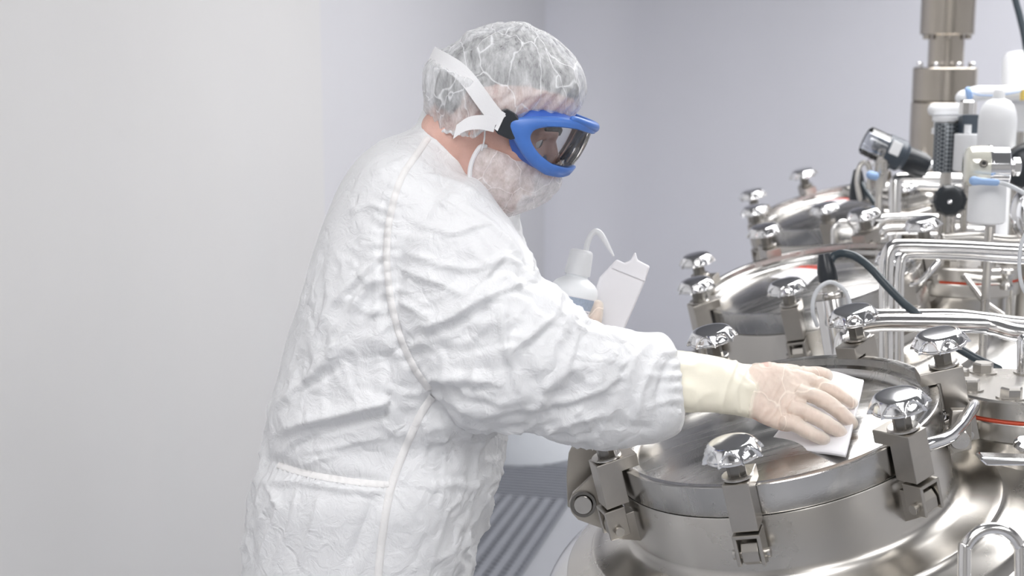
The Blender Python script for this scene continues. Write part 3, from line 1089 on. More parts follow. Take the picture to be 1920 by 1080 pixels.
# standing collar: folded band round the neck opening
col_rings = []
for (pl, pr, d, th, off) in (((770, 262), (922, 392), 1.985, .105, 0), ((780, 240), (914, 368), 1.98, .090, 0), ((789, 220), (906, 348), 1.975, .080, 0), ((796, 206), (903, 338), 1.97, .076, 0),
                             ((801, 207), (899, 333), 1.97, .072, 0), ((803, 222), (897, 343), 1.97, .070, 0), ((802, 245), (900, 362), 1.975, .072, 0)):
    r = ring2(pl, pr, d, th, n=96, p=2.1)
    t = np.linspace(0, 2 * math.pi, 96, endpoint=False)
    c = r.mean(axis=0)
    col_rings.append(r + (r - c) * (0.012 * np.sin(9 * t + d * 40) + 0.008 * np.sin(23 * t))[:, None])
cm = MB().loft(smooth_rings(col_rings, 3), False, False)
cm.build('collar', 'suit', suit_o, auto=0)

# ---- head frame: ear canal, face direction, up direction
HD = 1.935
H0 = W(915, 215, HD)
AP = math.radians(25)
HF = np.array([math.cos(AP), 0.0, -math.sin(AP)])
HU = np.array([math.sin(AP), 0.0, math.cos(AP)])
HY = np.array([0.0, 1.0, 0.0])          # away from the camera


def hp_(x, y, z):
    return H0 + HF * x + HY * y + HU * z


def headring(z, xf, xb, w, n=64, puff=0.0, pf=2.2, pb=2.0):
    t = np.linspace(0, 2 * math.pi, n, endpoint=False)
    out = []
    cx = (xf + xb) / 2 - 0.012
    for a in t:
        c, s = math.cos(a), math.sin(a)
        e = pf if c > 0 else pb
        rx = (xf - cx) if c > 0 else (cx - xb)
        x = cx + rx * np.sign(c) * abs(c) ** (2 / e)
        y = w * np.sign(s) * abs(s) ** (2 / e)
        out.append(hp_(x, y, z))
    return np.array(out)


HEADT = [(-.118, .060, .020, .018), (-.112, .078, .002, .034), (-.098, .086, -.012, .047), (-.08, .089, -.024, .056), (-.06, .091, -.046, .062), (-.04, .092, -.060, .066), (-.02, .092, -.070, .069),
         (0, .089, -.077, .071), (.02, .094, -.080, .073), (.042, .099, -.079, .074), (.060, .100, -.073, .0725), (.078, .096, -.062, .067), (.092, .086, -.048, .059), (.106, .070, -.030, .046), (.115, .050, -.014, .033), (.1205, .030, .0, .017), (.122, .02, .010, .006)]
body = MB()
body.loft(smooth_rings([headring(*h) for h in HEADT], 4))
# nose, brow, lips, chin, cheekbones, ears, eye sockets rims
body.tube([hp_(.092, 0, .004), hp_(.104, 0, -.014), hp_(.115, 0, -.030), hp_(.104, 0, -.040)], [.008, .009, .0115, .008], n=14)
for sy in (-1, 1):
    body.tube([hp_(.100, .010 * sy, -.036), hp_(.094, .014 * sy, -.038)], [.007, .006], n=10, spline=False)
    body.tube([hp_(.094, .006 * sy, .012), hp_(.089, .030 * sy, .018), hp_(.070, .052 * sy, .012)], [.006, .007, .005], n=10)
    body.tube([hp_(.055, .055 * sy, -.026), hp_(.078, .040 * sy, -.030)], [.014, .013], n=12, spline=False)
    # ear: helix, lobe, concha
    ear = [hp_(-.004, .069 * sy, .010), hp_(-.010, .075 * sy, .026), hp_(-.026, .080 * sy, .028), hp_(-.036, .080 * sy, .010), hp_(-.028, .076 * sy, -.012), hp_(-.012, .072 * sy, -.028), hp_(-.004, .069 * sy, -.022)]
    body.tube(ear, [.004, .004, .0045, .0045, .004, .0055, .004], n=10)
    body.loft([np.array([hp_(-.016 + .013 * math.cos(a), (.071 + k * .004) * sy, .002 + .020 * math.sin(a)) for a in np.linspace(0, 2 * math.pi, 20, endpoint=False)]) for k in (-2, 1)])
for zz, rr_ in ((-.062, .0055), (-.072, .0065)):
    body.tube([hp_(.080, -.022, zz), hp_(.0945, 0, zz + .001), hp_(.080, .022, zz)], [.003, rr_, .003], n=10)
body.tube([hp_(.072, -.012, -.100), hp_(.078, 0, -.100), hp_(.072, .012, -.100)], [.010, .011, .010], n=12)
for sy in (-1, 1):
    body.tube([hp_(.082, .016 * sy, .001), hp_(.087, .030 * sy, .006), hp_(.074, .046 * sy, .001)], [.004, .0052, .004], n=10)
    body.tube([hp_(.082, .018 * sy, -.010), hp_(.083, .030 * sy, -.014), hp_(.072, .044 * sy, -.010)], [.004, .005, .004], n=10)
# neck and simple trunk + arms under the suit
body.tube([hp_(-.020, 0, -.045), W(858, 320, 1.965), W(815, 390, 1.99), W(780, 520, 2.0), W(740, 760, 2.01), W(700, 980, 2.01)], [.058, .057, .085, .12, .12, .13], n=32)
body.tube([hp_(.02, 0, -.085), hp_(-.03, 0, -.10), W(870, 380, 1.975)], [.03, .042, .05], n=24)
ARM = [W(800, 400, 1.93), W(835, 500, 1.89), W(890, 660, 1.86), W(1010, 715, 1.865), W(1150, 718, 1.90), W(1270, 716, 1.912), W(1385, 732, 1.93)]
body.tube(ARM, [.055, .05, .045, .045, .036, .027, .023], n=24)
body.tube([W(830, 420, 2.06), W(900, 560, 2.2), W(930, 625, 2.23), W(1050, 650, 2.20), W(1085, 640, 2.19)], [.055, .05, .042, .032, .028], n=24)
for (yy, xo) in ((-0.085, 0.02), (0.10, -0.03)):
    lp = [W(700, 960, 2.01) + np.array([0, yy, 0]), hipz + np.array([xo, yy, 0.0]), np.array([hipz[0] + xo, hipz[1] + yy, 0.46]), np.array([hipz[0] + xo - 0.04, hipz[1] + yy, 0.10])]
    body.tube(lp, [.09, .085, .06, .045], n=24)

# ---- right hand: palm rings + four fingers + thumb, depth rising towards the index side
PALM = [((1262, 676), (1262, 758), 1.912, .026), ((1330, 682), (1330, 764), 1.920, .024), ((1388, 692), (1392, 776), 1.930, .0225), ((1425, 682), (1424, 792), 1.934, .021), ((1455, 680), (1452, 803), 1.935, .019),
        ((1485, 690), (1472, 808), 1.933, .018), ((1508, 702), (1486, 803), 1.931, .016), ((1520, 712), (1496, 797), 1.929, .012)]


def slant(r, k=0.34):
    """lean the ring so its upper edge lies farther away"""
    c = r.mean(axis=0)
    return r + np.outer((r - c) @ _u * k, VIEW)


FING = [  # pixel path, depths, radii (m)
    ([(1488, 706, 1.945), (1518, 714, 1.944), (1546, 725, 1.940), (1575, 741, 1.938), (1597, 756, 1.941)], [.0105, .0102, .0098, .0092, .0078]),
    ([(1482, 734, 1.934), (1514, 739, 1.928), (1546, 752, 1.920), (1575, 773, 1.914), (1597, 793, 1.914)], [.0105, .0106, .0101, .0094, .0080]),
    ([(1474, 762, 1.925), (1503, 769, 1.915), (1532, 783, 1.905), (1558, 799, 1.898), (1577, 811, 1.897)], [.0102, .0102, .0097, .0090, .0077]),
    ([(1466, 786, 1.918), (1488, 795, 1.908), (1510, 807, 1.898), (1530, 817, 1.891), (1544, 823, 1.889)], [.0095, .0094, .0088, .0083, .0072]),
]
THUMB = ([(1420, 700, 1.950), (1462, 700, 1.962), (1505, 702, 1.974), (1532, 702, 1.982), (1548, 704, 1.986)], [.014, .0135, .0115, .0105, .0088])


def hand(mb, grow=0.0):
    mb.loft(smooth_rings([slant(ring2(a, b, d, th + grow, n=40, p=2.4)) for a, b, d, th in PALM], 3))
    for pts, rr in FING + [THUMB]:
        mb.tube([W(*p) for p in pts], [r * .95 + grow for r in rr], n=18, sub=6)
    # knuckles
    for pts, rr in FING:
        mb.tube([W(pts[1][0] - 12, pts[1][1] - 2, pts[1][2] - 0.004), W(pts[1][0] + 4, pts[1][1], pts[1][2] - 0.004)], [rr[0] * 0.95 + grow, rr[0] * 0.85 + grow], n=14, spline=False)


# left hand: fingers round the bottle, thumb in front between bottle and pouch
LHC = W(1100, 620, 2.175)
LF = [([(1085, 630, 2.16), (1106, 622, 2.125), (1113, 604, 2.105), (1118, 588, 2.105), (1121, 573, 2.110)], [.0115, .0115, .0105, .0090, .0076]),
      ([(1085, 640, 2.19), (1120, 628, 2.20), (1140, 610, 2.20), (1146, 592, 2.19), (1140, 580, 2.18)], [.0105, .010, .0095, .009, .0078]),
      ([(1085, 650, 2.20), (1120, 645, 2.205), (1142, 632, 2.205), (1150, 616, 2.195), (1143, 603, 2.185)], [.0105, .010, .0095, .009, .0078]),
      ([(1085, 662, 2.20), (1118, 662, 2.205), (1138, 652, 2.205), (1147, 637, 2.195), (1140, 626, 2.185)], [.0105, .010, .0095, .009, .0078]),
      ([(1085, 672, 2.195), (1112, 676, 2.20), (1130, 668, 2.20), (1138, 656, 2.19), (1132, 647, 2.18)], [.010, .0095, .0088, .0082, .0072])]


def left_hand(mb, grow=0.0):
    mb.tube([W(1040, 650, 2.20), W(1070, 645, 2.195), W(1095, 642, 2.19)], [.028 + grow, .030 + grow, .026 + grow], n=24)
    for pts, rr in LF:
        mb.tube([W(*p) for p in pts], [r + grow for r in rr], n=16, sub=6)


hand(body, -0.0012)
left_hand(body, -0.0012)
me = remeshed(body, 'body', 0.0028, 4, 0.5)
P = coords(me)
# eye sockets pressed in
for sy in (-1, 1):
    e = hp_(.088, .031 * sy, -.004)
    dd = np.linalg.norm(P - e, axis=1)
    P -= np.outer(0.010 * np.exp(-(dd / 0.014) ** 2), HF)
set_coords(me, P)
body_o = link('body', me, 'skin', person)
for sy in (-1, 1):
    MB().lathe([(0.0, -.012), (.006, -.0104), (.0104, -.006), (.012, 0), (.0104, .006), (.006, .0104), (0.0, .012)], hp_(.070, .031 * sy, -.004), HF, n=24, ref=HY).build('eyeball', 'eye_white', body_o)
    MB().lathe([(0.0, .0128), (.003, .0125), (.0058, .0112), (.0058, .0104)], hp_(.070, .031 * sy, -.004), HF, n=24, ref=HY).build('iris', 'eye_iris', body_o)
    MB().tube([hp_(.098, .012 * sy, .018), hp_(.094, .030 * sy, .024), hp_(.078, .050 * sy, .017)], [.003, .0042, .0025], n=8).build('eyebrow', 'hair', person)

# hair: close shell on the skull, grey-black, hairline above the forehead
hair = MB()
HR = []
for (z, xf, xb, w) in [(-.016, -.025, -.070, .062), (-.004, -.018, -.0775, .070), (.015, -.008, -.083, .0755), (.040, .030, -.0825, .0775), (.058, .080, -.077, .0765), (.070, .100, -.070, .0735), (.080, .098, -.0635, .0695), (.094, .088, -.050, .061), (.108, .072, -.031, .048), (.117, .052, -.015, .035), (.1225, .031, .0, .018), (.124, .02, .010, .006)]:
    HR.append(headring(z, xf, xb, w, n=72))
hm = hair.loft(smooth_rings(HR, 4)).mesh('hair')
Ph = coords(hm)
Nh = normals(hm)
set_coords(hm, Ph + Nh * (0.0018 * vnoise(Ph * np.array([160, 160, 50]), 31))[:, None])
link('hair', hm, 'hair', person)

# bouffant hair cover: see-through gathered cap with a slack bag at the nape
CR = []
nT = 180
tt = np.linspace(0, 2 * math.pi, nT, endpoint=False)


def interp(tab, a):
    a = (np.degrees(a) + 360) % 360
    a = min(a, 360 - a)
    xs, ys = zip(*tab)
    return np.interp(a, xs, ys)


top_c = (0.0, 0.0, 0.02)
EDGE = [(0, .044), (35, .040), (60, .022), (80, -.006), (95, -.030), (125, -.040), (150, -.048), (180, -.052)]
for k in range(0, 19):
    s = k / 18.0
    row = []
    for a in tt:
        ez = interp(EDGE, a)
        # vertical position from the edge up to the crown
        z = ez + (0.1225 - ez) * math.sin(s * math.pi / 2) ** 1.05
        zz = np.clip(z, -.05, .1215)
        xf = np.interp(zz, [h[0] for h in HEADT], [h[1] for h in HEADT])
        xb = np.interp(zz, [h[0] for h in HEADT], [h[2] for h in HEADT])
        w = np.interp(zz, [h[0] for h in HEADT], [h[3] for h in HEADT])
        cx = (xf + xb) / 2 - .012
        c, sn = math.cos(a), math.sin(a)
        rx = (xf - cx) if c > 0 else (cx - xb)
        puff = math.sin(min(1, s * 1.6) * math.pi * 0.62) if s < 1 else 0
        back = max(0, -c) ** 1.0
        side = abs(sn)
        off = 0.0055 + puff * (0.0050 + 0.004 * max(0, c) + 0.019 * side * (1 if z < .03 else .25) + 0.024 * back * np.exp(-((z + .005) / .04) ** 2))
        off += 0.0045 * max(0, 1 - s * 2.2) * 0
        tp = math.cos(s * math.pi / 2)
        shrink = 1 if s < 0.80 else max(0.002, math.cos((s - .80) / .20 * math.pi / 2)) ** 0.7
        x = cx + (rx * np.sign(c) * abs(c) ** 0.95 + off * c) * (shrink if s >= .80 else 1)
        y = (w * np.sign(sn) * abs(sn) ** 0.95 + off * sn) * (shrink if s >= .80 else 1)
        zf = z + 0.005 * puff + 0.0035 * s
        row.append(hp_(x, y, zf))
    CR.append(np.array(row))
capm = MB().loft(smooth_rings(CR, 3), False, True).mesh('hair_cover')
Pc = coords(capm)
Nc = normals(capm)
loc = np.c_[(Pc - H0) @ HF, (Pc - H0) @ HY, (Pc - H0) @ HU]
ang = np.arctan2(loc[:, 1], loc[:, 0] - 0.0)
pleat = np.clip(1 - (loc[:, 2] - np.array([interp(EDGE, a) for a in ang])) / 0.06, 0, 1)
dc_ = 0.0022 * np.sin(ang * 34 + 3 * vnoise(loc * 22, 41)) * (0.35 + pleat) + 0.0030 * ridged(loc * np.array([1, 1, .55]), 24, 42, 0.8) + 0.003 * vnoise(loc * 14, 43)
set_coords(capm, Pc + Nc * dc_[:, None])
cap_o = link('hair_cover', capm, 'cap_veil', person)
ed = []
for a in np.linspace(0, 2 * math.pi, 160, endpoint=False):
    i = int(a / (2 * math.pi) * nT) % nT
    ed.append(CR[0][i] + HU * 0.001 + np.array([0.0, 0, 0.0012 * math.sin(a * 40)]))
ed.append(ed[0])
MB().tube(ed, 0.0024, n=8, spline=False, caps=False).build('elastic_edge', 'strap_white', cap_o)

# beard-style face mask hanging from the ears under the goggles
MR = []
for (z, xf, xs, w) in [(-.028, .122, .012, .067), (-.040, .130, .008, .071), (-.055, .129, .006, .0725), (-.070, .122, .008, .071), (-.085, .113, .014, .067), (-.100, .102, .022, .060), (-.113, .092, .030, .050), (-.123, .078, .034, .038), (-.130, .062, .036, .026)]:
    row = []
    for a in np.linspace(-1, 1, 81):
        th = a * math.pi / 2 * 1.0
        x = xs + (xf - xs) * max(0, math.cos(th)) ** 0.85
        y = w * math.sin(th)
        zt = z + (0.022 * abs(a) ** 1.5 if z > -.05 else 0) * 0 + 0.0
        if z > -.035:
            zt = z + 0.004 * (1 - abs(a)) - 0.010 * abs(a) ** 3
        row.append(hp_(x, y, zt))
    MR.append(np.array(row))
mm_ = MB().loft(smooth_rings(MR, 5), False, False, closed=False).mesh('face_mask')
Pm = coords(mm_)
Nm = normals(mm_)
lm = np.c_[(Pm - H0) @ HF, (Pm - H0) @ HY, (Pm - H0) @ HU]
set_coords(mm_, Pm + Nm * (0.0022 * ridged(lm, 30, 51, 0.9) + 0.0025 * vnoise(lm * 25, 52))[:, None])
mask_o = link('face_mask', mm_, 'mask_veil', person)
edge_pts = [r[0] for r in MR]
MB().tube([hp_(.014, -.0680, -.036), *edge_pts[1:]], 0.0032, n=8).build('mask_edge', 'strap_white', mask_o)
MB().tube([hp_(.012, -.0735, -.042), hp_(.008, -.0765, -.025), hp_(-.002, -.080, -.005), hp_(-.02, -.090, .012)], 0.0011, n=8).build('ear_loop', 'strap_white', mask_o)

# ---- goggles
GZT = [(.018, .018), (.030, .026), (.045, .033), (.059, .037), (.080, .042), (.105, .046), (.133, .046)]
GZB = [(.018, -.006), (.030, -.013), (.045, -.024), (.060, -.031), (.080, -.036), (.100, -.037), (.120, -.032), (.133, -.024)]


def gv(a, v, off=0.0):
    """visor surface: a -1..1 side to side, v 0 bottom .. 1 top"""
    th = a * math.pi / 2
    c = max(0.0, math.cos(th))
    f = .026 + .104 * c ** 0.62
    y = .080 * math.sin(th)
    zt = np.interp(f, *zip(*GZT))
    zb = np.interp(f, *zip(*GZB))
    z = zb + (zt - zb) * v
    bul = 0.004 * math.sin(v * math.pi)
    nx, ny = c ** 0.9 + 0.05, math.sin(th)
    l = math.hypot(nx, ny)
    # brow shelf leans forward at the top
    f2 = f + 0.006 * v * c
    return hp_(f2 + (off + bul) * nx / l, y + (off + bul) * ny / l, z)


NA, NV = 121, 41
av = np.linspace(-1, 1, NA)
vv = np.linspace(0, 1, NV)


def inwin(a, v):
    """inside a lens opening (two-sided wrap window)"""
    th = a * math.pi / 2
    x = abs(a)
    lo = 0.17 + 0.25 * max(0, (x - 0.55) / 0.3) ** 2
    hi = 0.86 - 0.25 * max(0, (x - 0.55) / 0.3) ** 2
    return x < 0.83 and lo < v < hi


def lensv(a):
    return 0.16, 0.86


# frame: outer border tube-like band around the window, thick
def win_pt(t):
    """window outline param 0..1 -> (a,v) superellipse"""
    ang_ = 2 * math.pi * t
    c, s = math.cos(ang_), math.sin(ang_)
    a = 0.90 * np.sign(c) * abs(c) ** 0.42
    v = 0.53 + 0.345 * np.sign(s) * abs(s) ** 0.85
    return a, v


def out_pt(t):
    ang_ = 2 * math.pi * t
    c, s = math.cos(ang_), math.sin(ang_)
    a = 1.0 * np.sign(c) * abs(c) ** 0.55
    v = 0.5 + 0.52 * np.sign(s) * abs(s) ** 0.55
    return a, v


NTt = 240
rings = []
layers = [('w', 1.0, -0.004), ('w', 1.0, 0.0045), ('m', .12, 0.0062), ('m', .5, 0.0065), ('m', .88, 0.0058), ('o', 1.0, 0.003), ('o', 1.0, -0.006), ('m', .5, -0.006), ('w', 1.0, -0.004)]
for kind, f_, off in layers:
    r = []
    for i in range(NTt):
        a0, v0 = win_pt(i / NTt)
        a1, v1 = out_pt(i / NTt)
        g = {'w': 0, 'o': 1, 'm': f_}[kind]
        r.append(gv(a0 + (a1 - a0) * g, v0 + (v1 - v0) * g, off))
    rings.append(np.array(r))
gm = MB().loft(rings, False, False)
# thicker brow bar along the top front
brow = [gv(a, 1.0, 0.002) for a in np.linspace(-0.62, 0.62, 25)]
gm.tube(brow, [0.0035 + 0.004 * math.cos(a * 2.2) for a in np.linspace(-0.62, 0.62, 25)], n=14, spline=False)
gog = gm.build('goggles', 'goggle_blue', person, auto=50)
gog['label'] = 'blue safety goggles with a white strap'
# soft inner skirt back to the face
rings = []
for back, sc_ in ((0.0, 1.0), (0.010, 0.97), (0.020, 0.90), (0.026, 0.86)):
    r = []
    for i in range(NTt):
        a1, v1 = out_pt(i / NTt)
        p = gv(a1 * 0.97, 0.5 + (v1 - 0.5) * 0.97, -0.005)
        l = (p - H0) @ HY
        fw = (p - H0) @ HF
        p = p - HF * back * np.clip((fw - .02) / .06, 0.15, 1) - HY * np.sign(l) * back * 0.25
        r.append(p)
    rings.append(np.array(r))
MB().loft(rings, False, False).build('skirt', 'goggle_inner_blue', gog, auto=0)
# lens
lens = MB()
R_ = []
for k in np.linspace(0, 1, 14):
    R_.append(np.array([gv(win_pt(i / NTt)[0] * k * 1.01, 0.53 + (win_pt(i / NTt)[1] - 0.53) * k * 1.02, 0.0015) for i in range(NTt)]))
lens.loft(R_[1:], True, False)
lo_ = lens.build('lens', 'clear_lens', gog, auto=0)
# strap clips and strap
for sy in (-1, 1):
    q = lambda x, z, o=0.0: hp_(x, (.0835 + o) * sy, z)
    poly = [(.046, .012), (.050, .004), (.047, -.008), (.040, -.014), (.022, -.014), (.014, -.010), (.013, .018), (.018, .022), (.030, .022)]
    lo = np.array([hp_(x, (.078 + .002) * sy, z) for x, z in poly])
    hi = np.array([hp_(x * .98 + .0006, .0885 * sy, z * .93) for x, z in poly])
    cb = MB().loft([lo, hi]).build('strap_clip', 'black_plastic', gog, smooth=False, bevel=0.001)
    ln = MB().loft([np.array([hp_(x, .0888 * sy, z) for x, z in [(.015, -.009), (.020, -.010), (.020, .015), (.015, .016)]]), np.array([hp_(x, .0902 * sy, z) for x, z in [(.015, -.009), (.020, -.010), (.020, .015), (.015, .016)]])])
    ln.build('clip_slot', 'strap_white', gog, smooth=False)
st = MB()
SP = [(.017, -.0885, .003), (.000, -.0930, .011), (-.020, -.0960, .022), (-.040, -.0940, .033), (-.060, -.086, .040), (-.080, -.068, .042), (-.096, -.036, .042), (-.102, 0, .042), (-.096, .036, .042), (-.080, .068, .042),
      (-.060, .086, .040), (-.040, .0940, .033), (-.020, .0960, .022), (.000, .0930, .011), (.017, .0885, .003)]
sp, _ = cspline(SP, None, 8)
sp = np.array(sp)
T = np.gradient(sp, axis=0)
rows = []
for i, p in enumerate(sp):
    tdir = unit(T[i])
    outw = unit(np.array([p[0] + 0.01, p[1] * 1.2, 0]))
    wdir = unit(np.cross(tdir, outw))
    if wdir[2] < 0:
        wdir = -wdir
    h = 0.0105
    cross = [p + wdir * h + outw * 0.0, p + wdir * h + outw * .0014, p + outw * .0018, p - wdir * h + outw * .0014, p - wdir * h, p - outw * .0002]
    rows.append(np.array([hp_(*c) for c in cross]))
st.loft(rows)
st.build('strap', 'strap_white', gog, auto=40)
# loose strap tail folded back from the clip
tail = [(.014, -.090, -.004), (-.004, -.097, -.008), (-.020, -.099, -.018), (-.030, -.094, -.034)]
tp, _ = cspline(tail, None, 6)
rows = []
for i, p in enumerate(tp):
    p = np.array(p)
    w_ = np.array([-.18, 0, .98]) * 0.0095
    rows.append(np.array([hp_(*(p + w_)), hp_(*(p + w_ + [0, -.0014, 0])), hp_(*(p - w_ + [0, -.0014, 0])), hp_(*(p - w_))]))
MB().loft(rows).build('strap_tail', 'strap_white', gog, smooth=False)

# ---- gloves
gl = MB()
hand(gl, 0.0014)
me = remeshed(gl, 'glove', 0.0016, 3, 0.5)
P = coords(me)
N = normals(me)
px, py, dep = projv(P)
dg_ = 0.0006 * vnoise(P * 60, 61) + 0.0005 * ridged(P, 70, 62, 0.6)
for line, amp, wd in [([(1418, 798), (1440, 765), (1462, 720), (1480, 690)], 1.4, 3.0), ([(1405, 790), (1412, 750), (1425, 700)], 1.3, 3.0), ([(1430, 800), (1452, 775), (1475, 735)], 1.2, 2.6), ([(1455, 806), (1470, 780), (1482, 740)], 1.2, 2.6),
                      ([(1466, 806), (1475, 780), (1490, 745), (1508, 712)], 2.2, 3.0), ([(1404, 700), (1398, 740), (1410, 780)], 1.2, 3.0), ([(1440, 700), (1425, 740), (1418, 780)], 1.0, 2.6)]:
    d, sg, par = seg_dist(px, py, line)
    dg_ += amp * 0.001 * np.exp(-(d / wd) ** 2) * np.clip(np.sin(par * math.pi) * 2, 0, 1) * (N @ VIEW < 0.2)
set_coords(me, P + N * dg_[:, None])
# keep the thin hand part; the cuff is its own thicker, looser part
bm = bmesh.new()
bm.from_mesh(me)
bmesh.ops.delete(bm, geom=[v for v in bm.verts if projv(np.array([v.co]))[0][0] < 1385], context='VERTS')
bm.to_mesh(me)
bm.free()
glove_o = link('glove', me, 'glove_thin', person)
glove_o['label'] = 'thin latex glove on the wiping hand'
cuff = [((1258, 655), (1252, 771), 1.909, .037), ((1263, 657), (1256, 770), 1.910, .0365), ((1300, 661), (1300, 770), 1.915, .035), ((1340, 668), (1340, 773), 1.922, .032), ((1372, 678), (1368, 777), 1.928, .029),
        ((1390, 683), (1392, 783), 1.931, .0275), ((1403, 684), (1408, 786), 1.933, .0235), ((1416, 685), (1424, 790), 1.934, .0195)]
CRr = [slant(ring2(a, b_, d, th + .002, n=72, p=2.2), 0.34) for i, (a, b_, d, th) in enumerate(cuff)]
cfm = MB().loft(smooth_rings(CRr, 8), False, False).mesh('glove_cuff')
P = coords(cfm)
N = normals(cfm)
px, py, dep = projv(P)
dd_ = 0.0016 * ridged(P, 26, 71, 0.8) + 0.0012 * vnoise(P * 40, 72)
for line, amp, wd in [([(1378, 682), (1362, 720), (1352, 770)], 2.4, 4.0), ([(1268, 668), (1290, 690), (1320, 700)], 1.5, 6), ([(1400, 690), (1380, 730), (1385, 775)], 1.6, 4), ([(1290, 765), (1320, 740), (1340, 735)], 1.5, 6)]:
    d, sg, par = seg_dist(px, py, line)
    dd_ += amp * 0.001 * np.exp(-(d / wd) ** 2) * (N @ VIEW < 0.2)
set_coords(cfm, P + N * dd_[:, None])
cuff_o = link('cuff', cfm, 'glove_cuff_latex', glove_o)

gl = MB()
left_hand(gl, 0.0014)
me = remeshed(gl, 'glove', 0.0022, 3, 0.5)
link('glove', me, 'glove_thin', person)

# overshoes
for (yy, xo) in ((-0.085, 0.02), (0.10, -0.03)):
    fx, fy = hipz[0] + xo - 0.06, hipz[1] + yy
    sh = MB()
    prof = [(-.09, .035, .03, .05), (-.07, .045, .045, .09), (-.03, .05, .055, .12), (.03, .05, .05, .10), (.09, .052, .04, .07), (.15, .048, .03, .055), (.185, .03, .02, .035)]
    rows = []
    for (dx, wy, hz, top) in prof:
        r = []
        for a in np.linspace(0, 2 * math.pi, 24, endpoint=False):
            z = (0.5 + 0.5 * math.sin(a)) * top
            r.append(np.array([fx + dx, fy + wy * math.cos(a) * (1 if z > 0.01 else 0.92), max(0.002, z)]))
        rows.append(np.array(r))
    sh.loft(smooth_rings(rows, 3))
    sh.build('overshoe', 'shoe_cover', person, auto=60)

# ================================================================== HELD THINGS
# folded wipe under the wiping hand
wq = [W(1557, 695, 2.03), W(1619, 711, 2.005), W(1585, 857, 1.842), W(1440, 831, 1.946)]
wm = MB()
nW = 24
for layer in range(3):
    g = []
    for i in range(nW + 1):
        for j in range(nW + 1):
            u_, v_ = i / nW, j / nW
            p = (wq[0] * (1 - u_) + wq[1] * u_) * (1 - v_) + (wq[3] * (1 - u_) + wq[2] * u_) * v_
            p = p + unit(np.cross(wq[1] - wq[0], wq[3] - wq[0])) * 0.0
            nn = unit(np.cross(wq[3] - wq[0], wq[1] - wq[0]))
            if nn[1] > 0:
                nn = -nn
            wv = 0.002 * math.sin(u_ * 5 + v_ * 3) + 0.0012 * math.sin(v_ * 11 - u_ * 4)
            g.append(p + nn * (wv - layer * 0.0012) + (wq[1] - wq[0]) * (0.006 * layer))
    F = [(i * (nW + 1) + j, i * (nW + 1) + j + 1, (i + 1) * (nW + 1) + j + 1, (i + 1) * (nW + 1) + j) for i in range(nW) for j in range(nW)]
    wm.add(np.array(g), F)
wo = wm.build('cleaning_wipe', 'paper_white', smooth=True, auto=0)
md = wo.modifiers.new('solid', 'SOLIDIFY')
md.thickness = 0.0007
tag(wo, 'folded white wipe pressed on the round steel lid under the gloved hand', 'wipe')

# wash bottle
BD = 2.125
bt = W(1091, 470, BD)
bb_ = W(1058, 640, BD)
bax = unit(bt - bb_)
base = bt - bax * 0.185
bottle = empty('wash_bottle', base, 'white plastic wash bottle with bent spout held in the far hand', 'bottle')
bottle.rotation_euler = (0, 0, 0)
bpf = [(0.0, 0.0), (.034, 0.0), (.0365, .003), (.0365, .006), (.0365, .120), (.0362, .125), (.034, .131), (.029, .137), (.021, .142), (.0165, .145), (.0165, .150), (0, .150)]
MB().lathe(bpf, base, bax, n=64).build('body', 'bottle_plastic', bottle)
MB().lathe([(.0, .186), (.014, .186), (.0165, .184), (.0178, .180), (.0195, .150), (.0190, .148), (0, .148)], base, bax, n=48).build('cap', 'white_plastic', bottle)
spt = [W(1097, 478, BD), W(1101, 458, BD), W(1108, 441, BD), W(1117, 434, BD), W(1126, 439, BD), W(1137, 456, BD), W(1150, 479, BD)]
MB().tube(spt, [.0042, .0042, .0042, .0045, .0046, .0036, .0016], n=16).build('spout', 'white_plastic', bottle)
# label wrap: half cylinder in front with printed lines
bx = unit(np.cross(bax, VIEW))
bz = unit(np.cross(bx, bax))      # points away/toward


def lab_patch(a0, a1, h0, h1, r, n=24):
    rows = []
    for a in np.linspace(a0, a1, n):
        dirn = bx * math.sin(a) - unit(VIEW - bax * (VIEW @ bax)) * math.cos(a)
        rows.append(np.array([base + dirn * r + bax * h for h in (h0, h1)]))
    return rows


lbm = MB()
lbm.loft(lab_patch(-1.35, 1.15, .020, .116, .0368), False, False, closed=False)
lb = lbm.build('label', 'paper_white', bottle, auto=0)
h_ = MB()
h_.loft(lab_patch(-1.0, 1.15, .098, .1145, .0370), False, False, closed=False)
h_.build('label_header', 'label_blue', lb, auto=0)
rr = random.Random(5)
pr_ = MB()
for k in range(11):
    hh = .094 - k * .0058
    a = -1.0
    while a < 1.05:
        w_ = rr.uniform(0.06, 0.25)
        pr_.loft(lab_patch(a, min(a + w_, 1.08), hh, hh + .0016, .0371, 4), False, False, closed=False)
        a += w_ + 0.05
pr_.build('print', 'print_grey', lb, auto=0)

